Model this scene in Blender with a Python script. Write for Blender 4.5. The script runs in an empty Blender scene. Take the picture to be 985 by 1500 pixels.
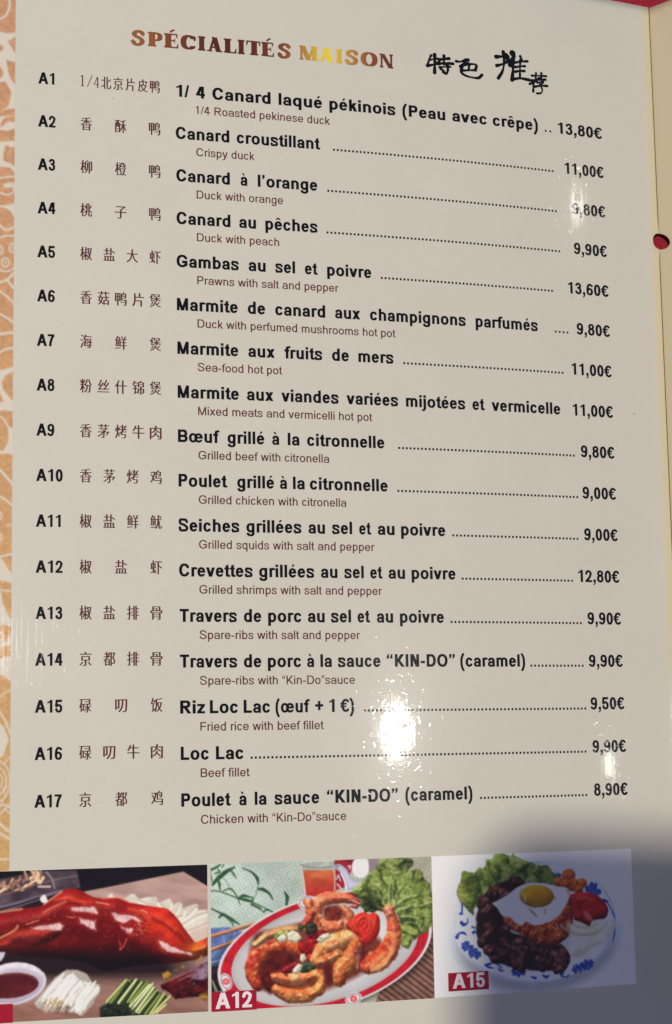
import bpy, math
import numpy as np
from mathutils import Matrix, Vector

# ------------------------------------------------------------------ scene, camera, light
SC = bpy.context.scene
COL = SC.collection
MM = 0.001
SC.view_settings.view_transform = 'Standard'
SC.view_settings.look = 'None'
SC.view_settings.exposure = 0.0
SC.view_settings.gamma = 1.0
SC.render.engine = 'CYCLES'
SC.cycles.use_denoising = True
SC.cycles.denoiser = 'OPENIMAGEDENOISE'
SC.cycles.denoising_input_passes = 'RGB_ALBEDO_NORMAL'
SC.cycles.denoising_prefilter = 'ACCURATE'
SC.cycles.max_bounces = 6

cd = bpy.data.cameras.new('camera')
cam = bpy.data.objects.new('camera', cd)
COL.objects.link(cam)
cd.sensor_fit = 'VERTICAL'
cd.sensor_height = 36.0
cd.lens = 36.0 * 2600 / 1500
cd.clip_start = 0.005
cd.clip_end = 50.0
RW = [[0.9590965263269136, 0.01727041718328546, -0.2825519171372993],
      [0.02153520959434644, 0.9907932998307071, 0.13365953672785966],
      [0.28225890231377215, -0.13427721214299085, 0.9498944901217875]]
r_, d_, f_ = [Vector((a[0], -a[1], -a[2])) for a in RW]
M4 = Matrix((r_, -d_, -f_)).transposed().to_4x4()
M4.translation = Vector((-147.731, -89.651, 496.371)) * MM
cam.matrix_world = M4
SC.camera = cam

W = bpy.data.worlds.new('World')
SC.world = W
W.use_nodes = True
bg = W.node_tree.nodes['Background']
bg.inputs[0].default_value = (0.112, 0.123, 0.212, 1)      # cool light of the room
bg.inputs[1].default_value = 1.0


def lamp(name, loc, power, radius, color):
    l = bpy.data.lights.new(name, 'POINT')
    l.energy = power
    l.shadow_soft_size = radius * MM
    l.color = color
    o = bpy.data.objects.new(name, l)
    o.location = Vector(loc) * MM
    COL.objects.link(o)
    return o


KEY = Vector((-583.0, -1.0, 1500.0))
lamp('ceiling_spot', KEY, 92.0, 20.0, (1.0, 0.932, 0.79))


# ------------------------------------------------------------------ shape of the open menu
def zpage(x):
    return -(4.12217845e-4 * x * x + 1.74719944e-6 * x ** 3)


CREASE = 112.8
TABLE_Z = -11.2


def world(x, y, lift=0.0):
    """page millimetres (x right, y down) -> metres on the bowed page"""
    x = np.asarray(x, float)
    y = np.asarray(y, float)
    return np.stack([x * MM, -y * MM, (zpage(x) + lift) * MM], -1)


def mesh_np(name, verts, faces, mat, parent=None, cols=None, smooth=True):
    """faces: (n,k) int array, one polygon size"""
    me = bpy.data.meshes.new(name)
    verts = np.asarray(verts, np.float32)
    faces = np.asarray(faces, np.int32)
    n, k = faces.shape
    me.vertices.add(len(verts))
    me.vertices.foreach_set('co', verts.ravel())
    me.loops.add(n * k)
    me.loops.foreach_set('vertex_index', faces.ravel())
    me.polygons.add(n)
    me.polygons.foreach_set('loop_start', np.arange(0, n * k, k, dtype=np.int32))
    me.polygons.foreach_set('loop_total', np.full(n, k, np.int32))
    if smooth:
        me.polygons.foreach_set('use_smooth', np.ones(n, bool))
    me.update(calc_edges=True)
    if cols is not None:
        at = me.color_attributes.new('ink', 'FLOAT_COLOR', 'POINT')
        c4 = np.ones((len(verts), 4), np.float32)
        c4[:, :3] = cols
        at.data.foreach_set('color', c4.ravel())
    me.validate()
    me.materials.append(mat)
    o = bpy.data.objects.new(name, me)
    COL.objects.link(o)
    if parent is not None:
        o.parent = parent
    return o


def lin(c):
    c = np.asarray(c, float) / 255.0
    return np.where(c <= 0.04045, c / 12.92, ((c + 0.055) / 1.055) ** 2.4)


LIT = np.array([0.87, 0.83, 0.80])     # light falling on the page: seen colour = ink * LIT


def ink(c):
    """seen sRGB under the lamp -> base colour of the print"""
    return np.clip(lin(c) / LIT, 0.004, 0.86)


# ------------------------------------------------------------------ materials
def laminate(name, color=None, attr=False, grain=0.02, ramp=None, coat=1.0, margin=None):
    m = bpy.data.materials.new(name)
    m.use_nodes = True
    nt = m.node_tree
    N, L = nt.nodes, nt.links
    b = N['Principled BSDF']
    geo = N.new('ShaderNodeNewGeometry')
    b.inputs['Roughness'].default_value = 0.19
    b.inputs['Specular IOR Level'].default_value = 0.2
    b.inputs['Coat Weight'].default_value = coat
    b.inputs['Coat Roughness'].default_value = 0.05
    b.inputs['Coat IOR'].default_value = 1.42
    # paper / print colour
    if attr:
        a = N.new('ShaderNodeAttribute')
        a.attribute_name = 'ink'
        src = a.outputs['Color']
    else:
        rgb = N.new('ShaderNodeRGB')
        rgb.outputs[0].default_value = (*color, 1)
        src = rgb.outputs[0]
    if margin is not None:                      # unprinted cream margin next to the crease
        sx = N.new('ShaderNodeSeparateXYZ')
        L.new(geo.outputs['Position'], sx.inputs[0])
        mr = N.new('ShaderNodeMapRange')
        mr.inputs[1].default_value = 0.1090
        mr.inputs[2].default_value = 0.1112
        mr.interpolation_type = 'SMOOTHSTEP'
        L.new(sx.outputs[0], mr.inputs[0])
        mx = N.new('ShaderNodeMix')
        mx.data_type = 'RGBA'
        L.new(mr.outputs[0], mx.inputs[0])
        L.new(src, mx.inputs[6])
        mx.inputs[7].default_value = (*margin, 1)
        src = mx.outputs[2]
    n1 = N.new('ShaderNodeTexNoise')
    n1.inputs['Scale'].default_value = 1500
    n1.inputs['Detail'].default_value = 4
    n1.inputs['Roughness'].default_value = 0.75
    L.new(geo.outputs['Position'], n1.inputs['Vector'])
    n0 = N.new('ShaderNodeTexNoise')
    n0.inputs['Scale'].default_value = 38
    n0.inputs['Detail'].default_value = 3
    L.new(geo.outputs['Position'], n0.inputs['Vector'])
    ad = N.new('ShaderNodeMath')
    ad.operation = 'MULTIPLY_ADD'
    L.new(n0.outputs[0], ad.inputs[0])
    ad.inputs[1].default_value = 0.6
    L.new(n1.outputs[0], ad.inputs[2])
    mp = N.new('ShaderNodeMapRange')
    mp.inputs[1].default_value = 0.3
    mp.inputs[2].default_value = 1.3
    mp.inputs[3].default_value = 1 - grain * 2.2
    mp.inputs[4].default_value = 1 + grain * 2.2
    L.new(ad.outputs[0], mp.inputs[0])
    ml = N.new('ShaderNodeVectorMath')
    ml.operation = 'SCALE'
    L.new(src, ml.inputs[0])
    L.new(mp.outputs[0], ml.inputs['Scale'])
    L.new(ml.outputs[0], b.inputs['Base Color'])
    # rippled plastic film: fine dimples, broad waves, long vertical drag lines
    d1 = N.new('ShaderNodeTexNoise')
    d1.inputs['Scale'].default_value = 430
    d1.inputs['Detail'].default_value = 1.5
    d1.inputs['Distortion'].default_value = 0.6
    L.new(geo.outputs['Position'], d1.inputs['Vector'])
    d2 = N.new('ShaderNodeTexNoise')
    d2.inputs['Scale'].default_value = 110
    d2.inputs['Detail'].default_value = 1
    L.new(geo.outputs['Position'], d2.inputs['Vector'])
    vm = N.new('ShaderNodeVectorMath')
    vm.operation = 'MULTIPLY'
    vm.inputs[1].default_value = (760, 22, 22)
    L.new(geo.outputs['Position'], vm.inputs[0])
    d3 = N.new('ShaderNodeTexNoise')
    d3.inputs['Scale'].default_value = 1.0
    d3.inputs['Detail'].default_value = 1
    L.new(vm.outputs[0], d3.inputs['Vector'])

    def madd(a, k, c):
        q = N.new('ShaderNodeMath')
        q.operation = 'MULTIPLY_ADD'
        L.new(a, q.inputs[0])
        q.inputs[1].default_value = k
        if c is None:
            q.inputs[2].default_value = 0
        else:
            L.new(c, q.inputs[2])
        return q.outputs[0]
    def sparse(out, lo, hi):
        q = N.new('ShaderNodeMapRange')
        q.interpolation_type = 'SMOOTHSTEP'
        q.inputs[1].default_value = lo
        q.inputs[2].default_value = hi
        L.new(out, q.inputs[0])
        return q.outputs[0]
    h = madd(sparse(d1.outputs[0], .55, .80), RIP[0], None)
    h = madd(d2.outputs[0], RIP[1], h)
    sp = N.new('ShaderNodeSeparateXYZ')                 # drag lines mostly in the left part of the film
    L.new(geo.outputs['Position'], sp.inputs[0])
    dm = N.new('ShaderNodeMapRange')
    dm.interpolation_type = 'SMOOTHSTEP'
    dm.inputs[1].default_value = -0.055
    dm.inputs[2].default_value = -0.010
    dm.inputs[3].default_value = RIP[2]
    dm.inputs[4].default_value = RIP[2] * 0.18
    L.new(sp.outputs[0], dm.inputs[0])
    dl = N.new('ShaderNodeMath')
    dl.operation = 'MULTIPLY_ADD'
    L.new(sparse(d3.outputs[0], .44, .80), dl.inputs[0])
    L.new(dm.outputs[0], dl.inputs[1])
    L.new(h, dl.inputs[2])
    h = dl.outputs[0]
    bp = N.new('ShaderNodeBump')
    bp.inputs['Strength'].default_value = 1.0
    bp.inputs['Distance'].default_value = 1.0
    L.new(h, bp.inputs['Height'])
    L.new(bp.outputs[0], b.inputs['Coat Normal'])
    return m


RIP = (1.15e-5, 1.1e-5, 1.0e-5)        # ripple heights in metres

PAPER = (0.625, 0.602, 0.525)
CREAM = (0.66, 0.575, 0.395)
M_PAGE = laminate('laminated_paper', PAPER, margin=CREAM, grain=0.032)
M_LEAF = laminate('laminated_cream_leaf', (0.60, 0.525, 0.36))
M_BLACK = laminate('black_print', (0.003, 0.0035, 0.003), grain=0.1)
M_MAROON = laminate('maroon_print', tuple(ink((92, 44, 44))), grain=0.05)
M_MAROON2 = laminate('maroon_character_print', tuple(ink((86, 40, 42))), grain=0.05)
M_INK = laminate('colour_print', attr=True, grain=0.03)
M_RED = laminate('red_label_print', tuple(ink((152, 22, 40))), grain=0.04)
M_WHITE = laminate('white_label_print', tuple(ink((222, 205, 205))), grain=0.03)


def cloth_mat():
    m = bpy.data.materials.new('red_cloth')
    m.use_nodes = True
    N, L = m.node_tree.nodes, m.node_tree.links
    b = N['Principled BSDF']
    b.inputs['Roughness'].default_value = 0.9
    geo = N.new('ShaderNodeNewGeometry')
    w1 = N.new('ShaderNodeTexWave')
    w1.inputs['Scale'].default_value = 700
    w1.inputs['Distortion'].default_value = 2
    w2 = N.new('ShaderNodeTexNoise')
    w2.inputs['Scale'].default_value = 900
    w2.inputs['Detail'].default_value = 5
    L.new(geo.outputs['Position'], w1.inputs['Vector'])
    L.new(geo.outputs['Position'], w2.inputs['Vector'])
    ad = N.new('ShaderNodeMath')
    ad.operation = 'MULTIPLY_ADD'
    L.new(w1.outputs['Fac'], ad.inputs[0])
    ad.inputs[1].default_value = 0.4
    L.new(w2.outputs[0], ad.inputs[2])
    cr = N.new('ShaderNodeValToRGB')
    cr.color_ramp.elements[0].position = 0.3
    cr.color_ramp.elements[0].color = (0.20, 0.004, 0.016, 1)
    cr.color_ramp.elements[1].position = 1.0
    cr.color_ramp.elements[1].color = (0.44, 0.012, 0.036, 1)
    L.new(ad.outputs[0], cr.inputs[0])
    L.new(cr.outputs[0], b.inputs['Base Color'])
    bp = N.new('ShaderNodeBump')
    bp.inputs['Distance'].default_value = 0.0003
    L.new(ad.outputs[0], bp.inputs['Height'])
    L.new(bp.outputs[0], b.inputs['Normal'])
    return m


# ------------------------------------------------------------------ table and menu sheets
n = 60
gx = np.linspace(-900, 900, n)
gy = np.linspace(-900, 900, n)
GX, GY = np.meshgrid(gx, gy)
tv = np.stack([GX * MM, -GY * MM, np.full_like(GX, TABLE_Z * MM)], -1).reshape(-1, 3)
q = np.arange(n * n).reshape(n, n)
tf = np.stack([q[:-1, :-1], q[1:, :-1], q[1:, 1:], q[:-1, 1:]], -1).reshape(-1, 4)
table = mesh_np('table', tv, tf, cloth_mat())
table['kind'] = 'structure'
table['label'] = 'crimson cloth table top glimpsed behind the menu'

menu = bpy.data.objects.new('menu', None)
menu.empty_display_size = 0.02
COL.objects.link(menu)
menu.location = (0, 0, TABLE_Z * MM)
menu['label'] = 'laminated cream restaurant menu page of house specialities lying on red cloth'
menu['category'] = 'menu'


def part(o, parent=None, label=None):
    p = parent if parent is not None else menu
    o.parent = p
    o.matrix_parent_inverse = Matrix.Translation((0, 0, -TABLE_Z * MM)) if p is menu else Matrix.Identity(4)
    if label:
        o['label'] = label
    return o


HOLE_Y, HOLE_R = -72.4, 2.65


def sheet_with_hole(xs, ys, edge, sign, pos, rx):
    """grid of quads whose edge column carries half of a round punched hole (rim snapped to the circle)"""
    nx, ny = len(xs), len(ys)
    X, Y = np.meshgrid(xs, ys, indexing='ij')
    cyh = HOLE_Y + (0.26 * (X - edge) if sign > 0 else 0.0)     # punched square through the closed leaves
    u, v = (X - edge) / rx, (Y - cyh) / HOLE_R
    rad = np.hypot(u, v)
    cu = (u[:-1, :-1] + u[1:, 1:]) / 2
    cv = (v[:-1, :-1] + v[1:, 1:]) / 2
    keep = np.hypot(cu, cv) > 1
    near = np.zeros((nx, ny), int)
    for di in (0, 1):
        for dj in (0, 1):
            near[di:nx - 1 + di, dj:ny - 1 + dj] += keep
    full = np.full((nx, ny), 4)
    full[[0, -1], :] = 2
    full[:, [0, -1]] = 2
    rim = (near > 0) & (near < full) & (rad < 1.35)
    s = np.where(rim, 1 / np.maximum(rad, 1e-6), 1)
    X = edge + (X - edge) * s
    c2 = HOLE_Y + (0.26 * (X - edge) if sign > 0 else 0.0)
    Y = c2 + (Y - cyh) * s
    V = np.array([pos(a, b) for a, b in zip(X.ravel(), Y.ravel())])
    q = np.arange(nx * ny).reshape(nx, ny)
    F = np.stack([q[:-1, :-1], q[:-1, 1:], q[1:, 1:], q[1:, :-1]], -1)[keep]
    return V, F


def fix_up(o):
    import bmesh
    bm = bmesh.new()
    bm.from_mesh(o.data)
    bmesh.ops.delete(bm, geom=[v for v in bm.verts if not v.link_faces], context='VERTS')
    for f in bm.faces:
        f.normal_update()
        if f.normal.z < 0:
            f.normal_flip()
    bm.to_mesh(o.data)
    bm.free()


def pos_page(x, y):
    z = zpage(x)
    if x > CREASE - 0.7:                        # rounded sealed lip of the laminate, flat round the hole
        z -= 0.45 * ((x - CREASE + 0.7) / 0.7) ** 2 * min(max((abs(y - HOLE_Y) - 3) / 3, 0), 1)
    return (x * MM, -y * MM, z * MM)


xs = np.unique(np.round(np.concatenate([np.arange(-122, CREASE - 4, 2.0), np.arange(CREASE - 4, CREASE + .01, .2), [CREASE]]), 3))
ys = np.unique(np.round(np.concatenate([np.arange(-151.75, HOLE_Y - 4, 3.0), np.arange(HOLE_Y - 4, HOLE_Y + 4.01, .2), np.arange(HOLE_Y + 5, 190, 3.0), [190]]), 3))
v, f = sheet_with_hole(xs, ys, CREASE, -1, pos_page, 2.5)
page = mesh_np('page', v, f, M_PAGE)
fix_up(page)
sol = page.modifiers.new('thickness', 'SOLIDIFY')
sol.thickness = 1.2 * MM
sol.offset = -1
part(page)


# the next leaf climbs out of the gutter, then bends over to the right
def leaf_curve(s):
    X0, Z0 = CREASE + 0.06, zpage(CREASE) - 0.45
    a0 = math.radians(63)
    k = math.radians(52) / 55.0
    # integrate a slowly flattening climb
    m = 40
    ss = np.linspace(0, s, m + 1)
    mid = (ss[1:] + ss[:-1]) / 2
    ang = np.maximum(a0 - k * np.maximum(mid - 6, 0), math.radians(4))
    d = s / m
    return X0 + float(np.sum(np.cos(ang)) * d), Z0 + float(np.sum(np.sin(ang)) * d)


def pos_leaf(s, y):
    x, z = leaf_curve(max(s, 0.0)) if s > 0 else (CREASE + 0.06, zpage(CREASE) - 0.45)
    return (x * MM, -y * MM, z * MM)


ls = np.unique(np.round(np.concatenate([np.arange(0, 6.01, .25), np.arange(7, 110, 4)]), 3))
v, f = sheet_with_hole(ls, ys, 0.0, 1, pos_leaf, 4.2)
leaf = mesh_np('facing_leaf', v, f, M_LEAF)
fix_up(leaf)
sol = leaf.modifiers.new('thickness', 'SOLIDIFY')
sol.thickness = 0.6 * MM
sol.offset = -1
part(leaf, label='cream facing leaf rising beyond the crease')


# ------------------------------------------------------------------ lettering
GXs = np.arange(-120, 1260, 5.0)
GYs = np.arange(-252, 1000, 7.0)
GXX, GYY = np.meshgrid(GXs, GYs)


def cat(pts, closed=False, m=14):
    P = np.array(pts, float)
    if len(P) < 3 and not closed:
        t = np.linspace(0, 1, m * 2)[:, None]
        return P[0] * (1 - t) + P[1] * t
    Q = np.vstack([P[-1], P, P[0], P[1]]) if closed else np.vstack([2 * P[0] - P[1], P, 2 * P[-1] - P[-2]])
    out = []
    t = np.linspace(0, 1, m, endpoint=False)[:, None]
    for i in range(1, len(Q) - 2):
        a, b, c, d = Q[i - 1], Q[i], Q[i + 1], Q[i + 2]
        out.append(0.5 * (2 * b + (c - a) * t + (2 * a - 5 * b + 4 * c - d) * t * t + (3 * b - a - 3 * c + d) * t ** 3))
    if not closed:
        out.append(P[-1:])
    return np.vstack(out)


class Pen:
    """draws one letter as a mask, y up, 1000 units to the em"""

    def __init__(self, sv, hh):
        self.m = np.zeros(GXX.shape, bool)
        self.sv, self.hh = sv, hh

    def box(self, x0, y0, x1, y1):
        self.m |= (GXX >= x0) & (GXX <= x1) & (GYY >= y0) & (GYY <= y1)
        return self

    def inpoly(self, pts):
        P = np.array(pts, float)
        r = np.zeros(GXX.shape, bool)
        j = len(P) - 1
        for i in range(len(P)):
            (xi, yi), (xj, yj) = P[i], P[j]
            if yi != yj:
                r ^= ((yi > GYY) != (yj > GYY)) & (GXX < (xj - xi) * (GYY - yi) / (yj - yi) + xi)
            j = i
        return r

    def poly(self, *pts):
        self.m |= self.inpoly(pts)
        return self

    def cut(self, *pts):
        self.m &= ~self.inpoly(pts)
        return self

    def nib(self, pts, a=None, b=None):
        a = self.sv / 2 if a is None else a
        b = self.hh / 2 if b is None else b
        P = np.asarray(pts, float)
        seg = np.hypot(*np.diff(P, axis=0).T)
        tot = np.concatenate([[0], np.cumsum(seg)])
        k = max(int(tot[-1] / 12), 2)
        t = np.linspace(0, tot[-1], k)
        for x, y in zip(np.interp(t, tot, P[:, 0]), np.interp(t, tot, P[:, 1])):
            self.m |= ((GXX - x) / a) ** 2 + ((GYY - y) / b) ** 2 <= 1
        return self

    def arc(self, x0, y0, x1, y1, a0, a1, a=None, b=None):
        """elliptic arc whose OUTER edge fills the box"""
        a = self.sv / 2 if a is None else a
        b = self.hh / 2 if b is None else b
        t = np.radians(np.linspace(a0, a1, 60))
        cx, cy, rx, ry = (x0 + x1) / 2, (y0 + y1) / 2, (x1 - x0) / 2 - a, (y1 - y0) / 2 - b
        e = 0.92
        c, s = np.cos(t), np.sin(t)
        return self.nib(np.stack([cx + rx * np.sign(c) * np.abs(c) ** e, cy + ry * np.sign(s) * np.abs(s) ** e], 1), a, b)

    def line(self, x0, y0, x1, y1, w):
        """slanted bar with flat ends, w = horizontal width"""
        return self.poly((x0 - w / 2, y0), (x0 + w / 2, y0), (x1 + w / 2, y1), (x1 - w / 2, y1))


ADV_B = dict(zip("0123456789", [556] * 10))
ADV_B.update({' ': 278, '(': 333, ')': 333, '+': 584, ',': 278, '-': 333, '.': 278, '/': 278, 'A': 722, 'B': 722, 'C': 722, 'D': 722, 'F': 611, 'G': 778, 'I': 278, 'K': 722, 'L': 611, 'M': 833, 'N': 722, 'O': 778, 'P': 667, 'R': 722, 'S': 667, 'T': 611,
              'a': 556, 'b': 611, 'c': 556, 'd': 611, 'e': 556, 'f': 333, 'g': 611, 'h': 611, 'i': 278, 'j': 278, 'k': 556, 'l': 278, 'm': 889, 'n': 611, 'o': 611, 'p': 611, 'q': 611, 'r': 389, 's': 556, 't': 333, 'u': 611, 'v': 556, 'w': 778, 'x': 556, 'y': 556, 'z': 500, '€': 556, '“': 500, '”': 500, '’': 278, 'œ': 944})
ADV_R = dict(ADV_B)
ADV_R.update({'A': 667, 'B': 667, 'F': 611, 'K': 667, 'b': 556, 'c': 500, 'd': 556, 'f': 278, 'g': 556, 'h': 556, 'i': 222, 'j': 222, 'k': 500, 'l': 222, 'm': 833, 'n': 556, 'o': 556, 'p': 556, 'q': 556, 'r': 333, 's': 500, 't': 278, 'u': 556, 'v': 500, 'w': 722, 'x': 500, 'y': 500, '“': 333, '”': 333, '’': 222})
ACC = {'é': ('e', 'acute'), 'è': ('e', 'grave'), 'ê': ('e', 'circ'), 'à': ('a', 'grave'), 'É': ('E', 'acute')}
for k_, (b_, _) in ACC.items():
    if b_ in ADV_B:
        ADV_B[k_] = ADV_B[b_]
        ADV_R[k_] = ADV_R[b_]


def sans(ch, bold):
    adv = (ADV_B if bold else ADV_R)[ch]
    sv, hh, SV, HH = (174, 128, 182, 140) if bold else (114, 94, 118, 100)
    p = Pen(sv, hh)
    base, acc = ACC.get(ch, (ch, None))
    w = adv
    xh, cap, asc, de = 519, 716, 716, -210
    lb = 62
    rb = w - 60
    if base in 'abcdegopq':
        l, r = 36, w - 36
    c = base
    if c == 'o':
        p.arc(l, -12, r, 531, 0, 360)
    elif c == 'c':
        p.arc(l, -12, r + 10, 531, 38, 322)
    elif c == 'e':
        p.arc(l, -12, r, 531, 0, 325)
        p.box(l + sv * .6, 218, r - 8, 218 + hh * .86)
        p.cut((w * .55, 150), (r + 40, 165), (r + 40, 216), (w * .55, 216))
    elif c == 'a':
        r = w - 46
        p.box(r - sv, 60, r, 370).nib(cat([(r - sv / 2, 90), (r - sv / 2 + 8, 30), (r - sv / 2 + 26, 8)]), sv / 2, 10)
        p.arc(l + 12, 160, r, 531, 0, 165)
        p.cut((r - sv, 0), (r + 30, 0), (r + 30, -40), (r - sv, -40))
        p.arc(l, -12, r - sv + 95, 318, 62, 300, sv * .47, hh * .46)
        p.box(w * .45, 318 - hh * .95, r - 20, 318 - 4)
    elif c in 'bpdq':
        ring = (lb - 6, rb + 20) if c in 'bp' else (60 - 20 + 0, w - 62 + 6)
        p.arc(ring[0], -12, ring[1], 531, 0, 360)
        y0, y1 = (0, asc) if c in 'bd' else (de, xh)
        if c in 'bp':
            p.box(lb, y0, lb + sv, y1)
        else:
            p.box(w - lb - sv, y0, w - lb, y1)
    elif c == 'g':
        p.arc(40, -2, w - 56, 531, 0, 360)
        p.box(w - lb - sv, -40, w - lb, xh)
        p.arc(48, -222, w - lb, 120, 188, 360)
    elif c in 'nhmru':
        if c == 'u':
            p.arc(lb, -12, rb, 372, 180, 360)
            p.box(lb, 180, lb + sv, xh).box(rb - sv, 0, rb, xh)
        elif c == 'm':
            x1 = lb + sv
            half = (w - 2 * lb - sv) / 2
            p.box(lb, 0, x1, xh)
            for k in (0, 1):
                a = lb + k * half
                p.arc(a, 150, a + half + sv, 531, 0, 175)
                p.box(a + half, 0, a + half + sv, 340)
        elif c == 'r':
            p.box(lb, 0, lb + sv, xh)
            p.nib(cat([(lb + sv * .55, 330), (lb + sv * .75, 420), (lb + sv * 1.2, 470), (w - 32, 531 - hh * .62)]), sv * .40, hh * .5)
        else:
            p.box(lb, 0, lb + sv, asc if c == 'h' else xh)
            p.arc(lb, 150, rb, 531, 0, 175)
            p.box(rb - sv, 0, rb, 340)
    elif c in 'il':
        x = (w - sv) / 2
        p.box(x, 0, x + sv, asc if c == 'l' else xh)
        if c == 'i':
            p.box(x, asc - hh * 1.15, x + sv, asc)
    elif c == 'j':
        x = (w - sv) / 2
        p.box(x, -80, x + sv, xh).box(x, asc - hh * 1.15, x + sv, asc)
        p.nib(cat([(x + sv / 2, -60), (x + sv * .3, -130), (x - 40, -160)]), sv * .42, hh / 2)
    elif c == 'k':
        p.box(lb, 0, lb + sv, asc)
        p.line(lb + sv * .6, 170, w - sv * .75, xh, sv * 1.2)
        p.line(w - sv * .62, 0, lb + sv * 1.35, 330, sv * 1.18)
    elif c == 'f':
        x = w * .30
        p.box(x, 0, x + sv, 580).box(8, xh - hh * .9, w - 12, xh)
        p.nib(cat([(x + sv / 2, 560), (x + sv * .62, 640), (w + 5, 728 - hh / 2)]), sv * .48, hh / 2)
    elif c == 't':
        x = w * .26
        p.poly((x, 100), (x + sv, 100), (x + sv, 690), (x, 630)).box(8, xh - hh * .9, w - 20, xh)
        p.nib(cat([(x + sv / 2, 140), (x + sv * .6, 70), (w - 34, hh / 2 - 8)]), sv * .48, hh / 2)
    elif c == 's':
        L_, R_ = 38 + sv * .42, w - 38 - sv * .42
        p.nib(cat([(R_ + 8, 385), (w * .70, 465), (w * .5, 531 - hh / 2), (w * .26, 470), (L_ + 10, 382), (w * .30, 312), (w * .62, 244), (R_, 160), (w * .74, 62), (w * .5, -12 + hh / 2), (w * .25, 48), (L_ - 6, 145)]), sv * .44, hh * .5)
    elif c == 'v' or c == 'y':
        p.line(w * .5 - 4, 0, sv * .52 + 8, xh, sv * 1.08)
        p.line(w * .5 + 4, 0, w - sv * .52 - 8, xh, sv * 1.08)
        if c == 'y':
            p.nib(cat([(w * .5 + 10, 30), (w * .42, -90), (w * .33, -150), (w * .12, -160)]), sv * .46, hh * .5)
    elif c == 'w':
        for a, b in ((sv * .5 + 4, w * .28), (w * .5 - sv * .12, w * .28 + 10), (w * .5 + sv * .12, w * .72 - 10), (w - sv * .5 - 4, w * .72)):
            p.line(b, 0, a, xh, sv * .98)
    elif c == 'x':
        p.line(sv * .65, 0, w - sv * .65, xh, sv * 1.2)
        p.line(w - sv * .65, 0, sv * .65, xh, sv * 1.2)
    elif c == 'z':
        p.box(30, 0, w - 30, hh).box(34, xh - hh, w - 34, xh)
        p.line(sv * .62 + 20, hh * .8, w - sv * .62 - 20, xh - hh * .8, sv * 1.2)
    elif c == 'œ':
        p.arc(36, -12, w * .5 + sv * .52, 531, 0, 360)
        p.arc(w * .5 - sv * .52, -12, w - 34, 531, 0, 325)
        p.box(w * .5, 218, w - 44, 218 + hh * .86)
        p.cut((w * .74, 150), (w + 30, 165), (w + 30, 216), (w * .74, 216))
    # capitals
    elif c == 'A':
        p.line(SV * .55, 0, w * .5 - SV * .03, cap, SV * 1.08)
        p.line(w - SV * .55, 0, w * .5 + SV * .03, cap, SV * 1.08)
        p.box(w * .25, 163, w * .75, 163 + HH)
    elif c in 'BPRDFEKLN':
        lb = 76
        p.box(lb, 0, lb + SV, cap)
        if c in 'PR':
            p.sv, p.hh = SV, HH
            y0 = 278 if c == 'P' else 300
            p.box(lb, cap - HH, w * .58, cap).box(lb, y0, w * .58, y0 + HH)
            p.arc(w * .30, y0, w - 42 if c == 'P' else w - 68, cap, -90, 90)
            if c == 'R':
                p.line(w - SV * .62, 0, w * .52, y0 + 20, SV * 1.16)
        if c == 'B':
            p.sv, p.hh = SV, HH
            for y in (0, 360 - HH / 2 - 5, cap - HH):
                p.box(lb, y, w * .58, y + HH)
            p.arc(w * .32, 360 - HH / 2 - 5, w - 62, cap, -90, 90)
            p.arc(w * .28, 0, w - 38, 360 + HH / 2 - 5, -90, 90)
        if c == 'D':
            p.sv, p.hh = SV, HH
            p.box(lb, 0, w * .46, HH).box(lb, cap - HH, w * .46, cap)
            p.arc(w * .10, 0, w - 38, cap, -90, 90)
            p.cut((0, -20), (lb, -20), (lb, 800), (0, 800))
        if c == 'F':
            p.box(lb, cap - HH, w - 40, cap).box(lb, 310, w - 85, 310 + HH)
        if c == 'K':
            p.line(lb + SV * .7, 230, w - SV * .8, cap, SV * 1.28)
            p.line(w - SV * .62, 0, w * .40, 400, SV * 1.22)
        if c == 'L':
            p.box(lb, 0, w - 30, HH)
        if c == 'N':
            p.box(w - lb - SV, 0, w - lb, cap)
            p.line(w - lb - SV * .62, 0, lb + SV * .62, cap, SV * 1.22)
    elif c == 'M':
        lb = 72
        p.box(lb, 0, lb + SV * .92, cap).box(w - lb - SV * .92, 0, w - lb, cap)
        p.line(w * .5 - 2, 0, lb + SV * .52, cap, SV * 1.0)
        p.line(w * .5 + 2, 0, w - lb - SV * .52, cap, SV * 1.0)
    elif c == 'I':
        p.box((w - SV) / 2, 0, (w + SV) / 2, cap)
    elif c == 'T':
        p.box(20, cap - HH, w - 20, cap).box((w - SV) / 2, 0, (w + SV) / 2, cap)
    elif c in 'COG':
        p.sv, p.hh = SV, HH
        if c == 'O':
            p.arc(42, -12, w - 42, 728, 0, 360)
        else:
            p.arc(42, -12, w - 30, 728, 32, 328)
            if c == 'G':
                p.box(w - 62 - SV * .9, 90, w - 62, 378).box(w * .5, 378 - HH, w - 62, 378)
    elif c == 'S':
        L_, R_ = 42 + SV * .44, w - 42 - SV * .44
        p.nib(cat([(R_ - 2, 530), (w * .72, 640), (w * .5, 728 - HH / 2), (w * .25, 650), (L_ + 4, 535), (w * .28, 430), (w * .62, 345), (R_ + 2, 215), (w * .75, 85), (w * .5, -12 + HH / 2), (w * .25, 70), (L_ - 4, 215)]), SV * .45, HH * .5)
    # figures and marks
    elif c == '0':
        p.arc(38, -12, w - 38, 716, 0, 360, sv * .5, hh * .5)
    elif c == '1':
        x = w * .46
        p.box(x, 0, x + sv, 716)
        p.poly((x - sv * .95, 500), (x + 10, 560), (x + sv * .7, 716), (x + sv * .2, 716), (x - sv * .25, 640), (x - sv * .95, 600))
    elif c == '2':
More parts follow.
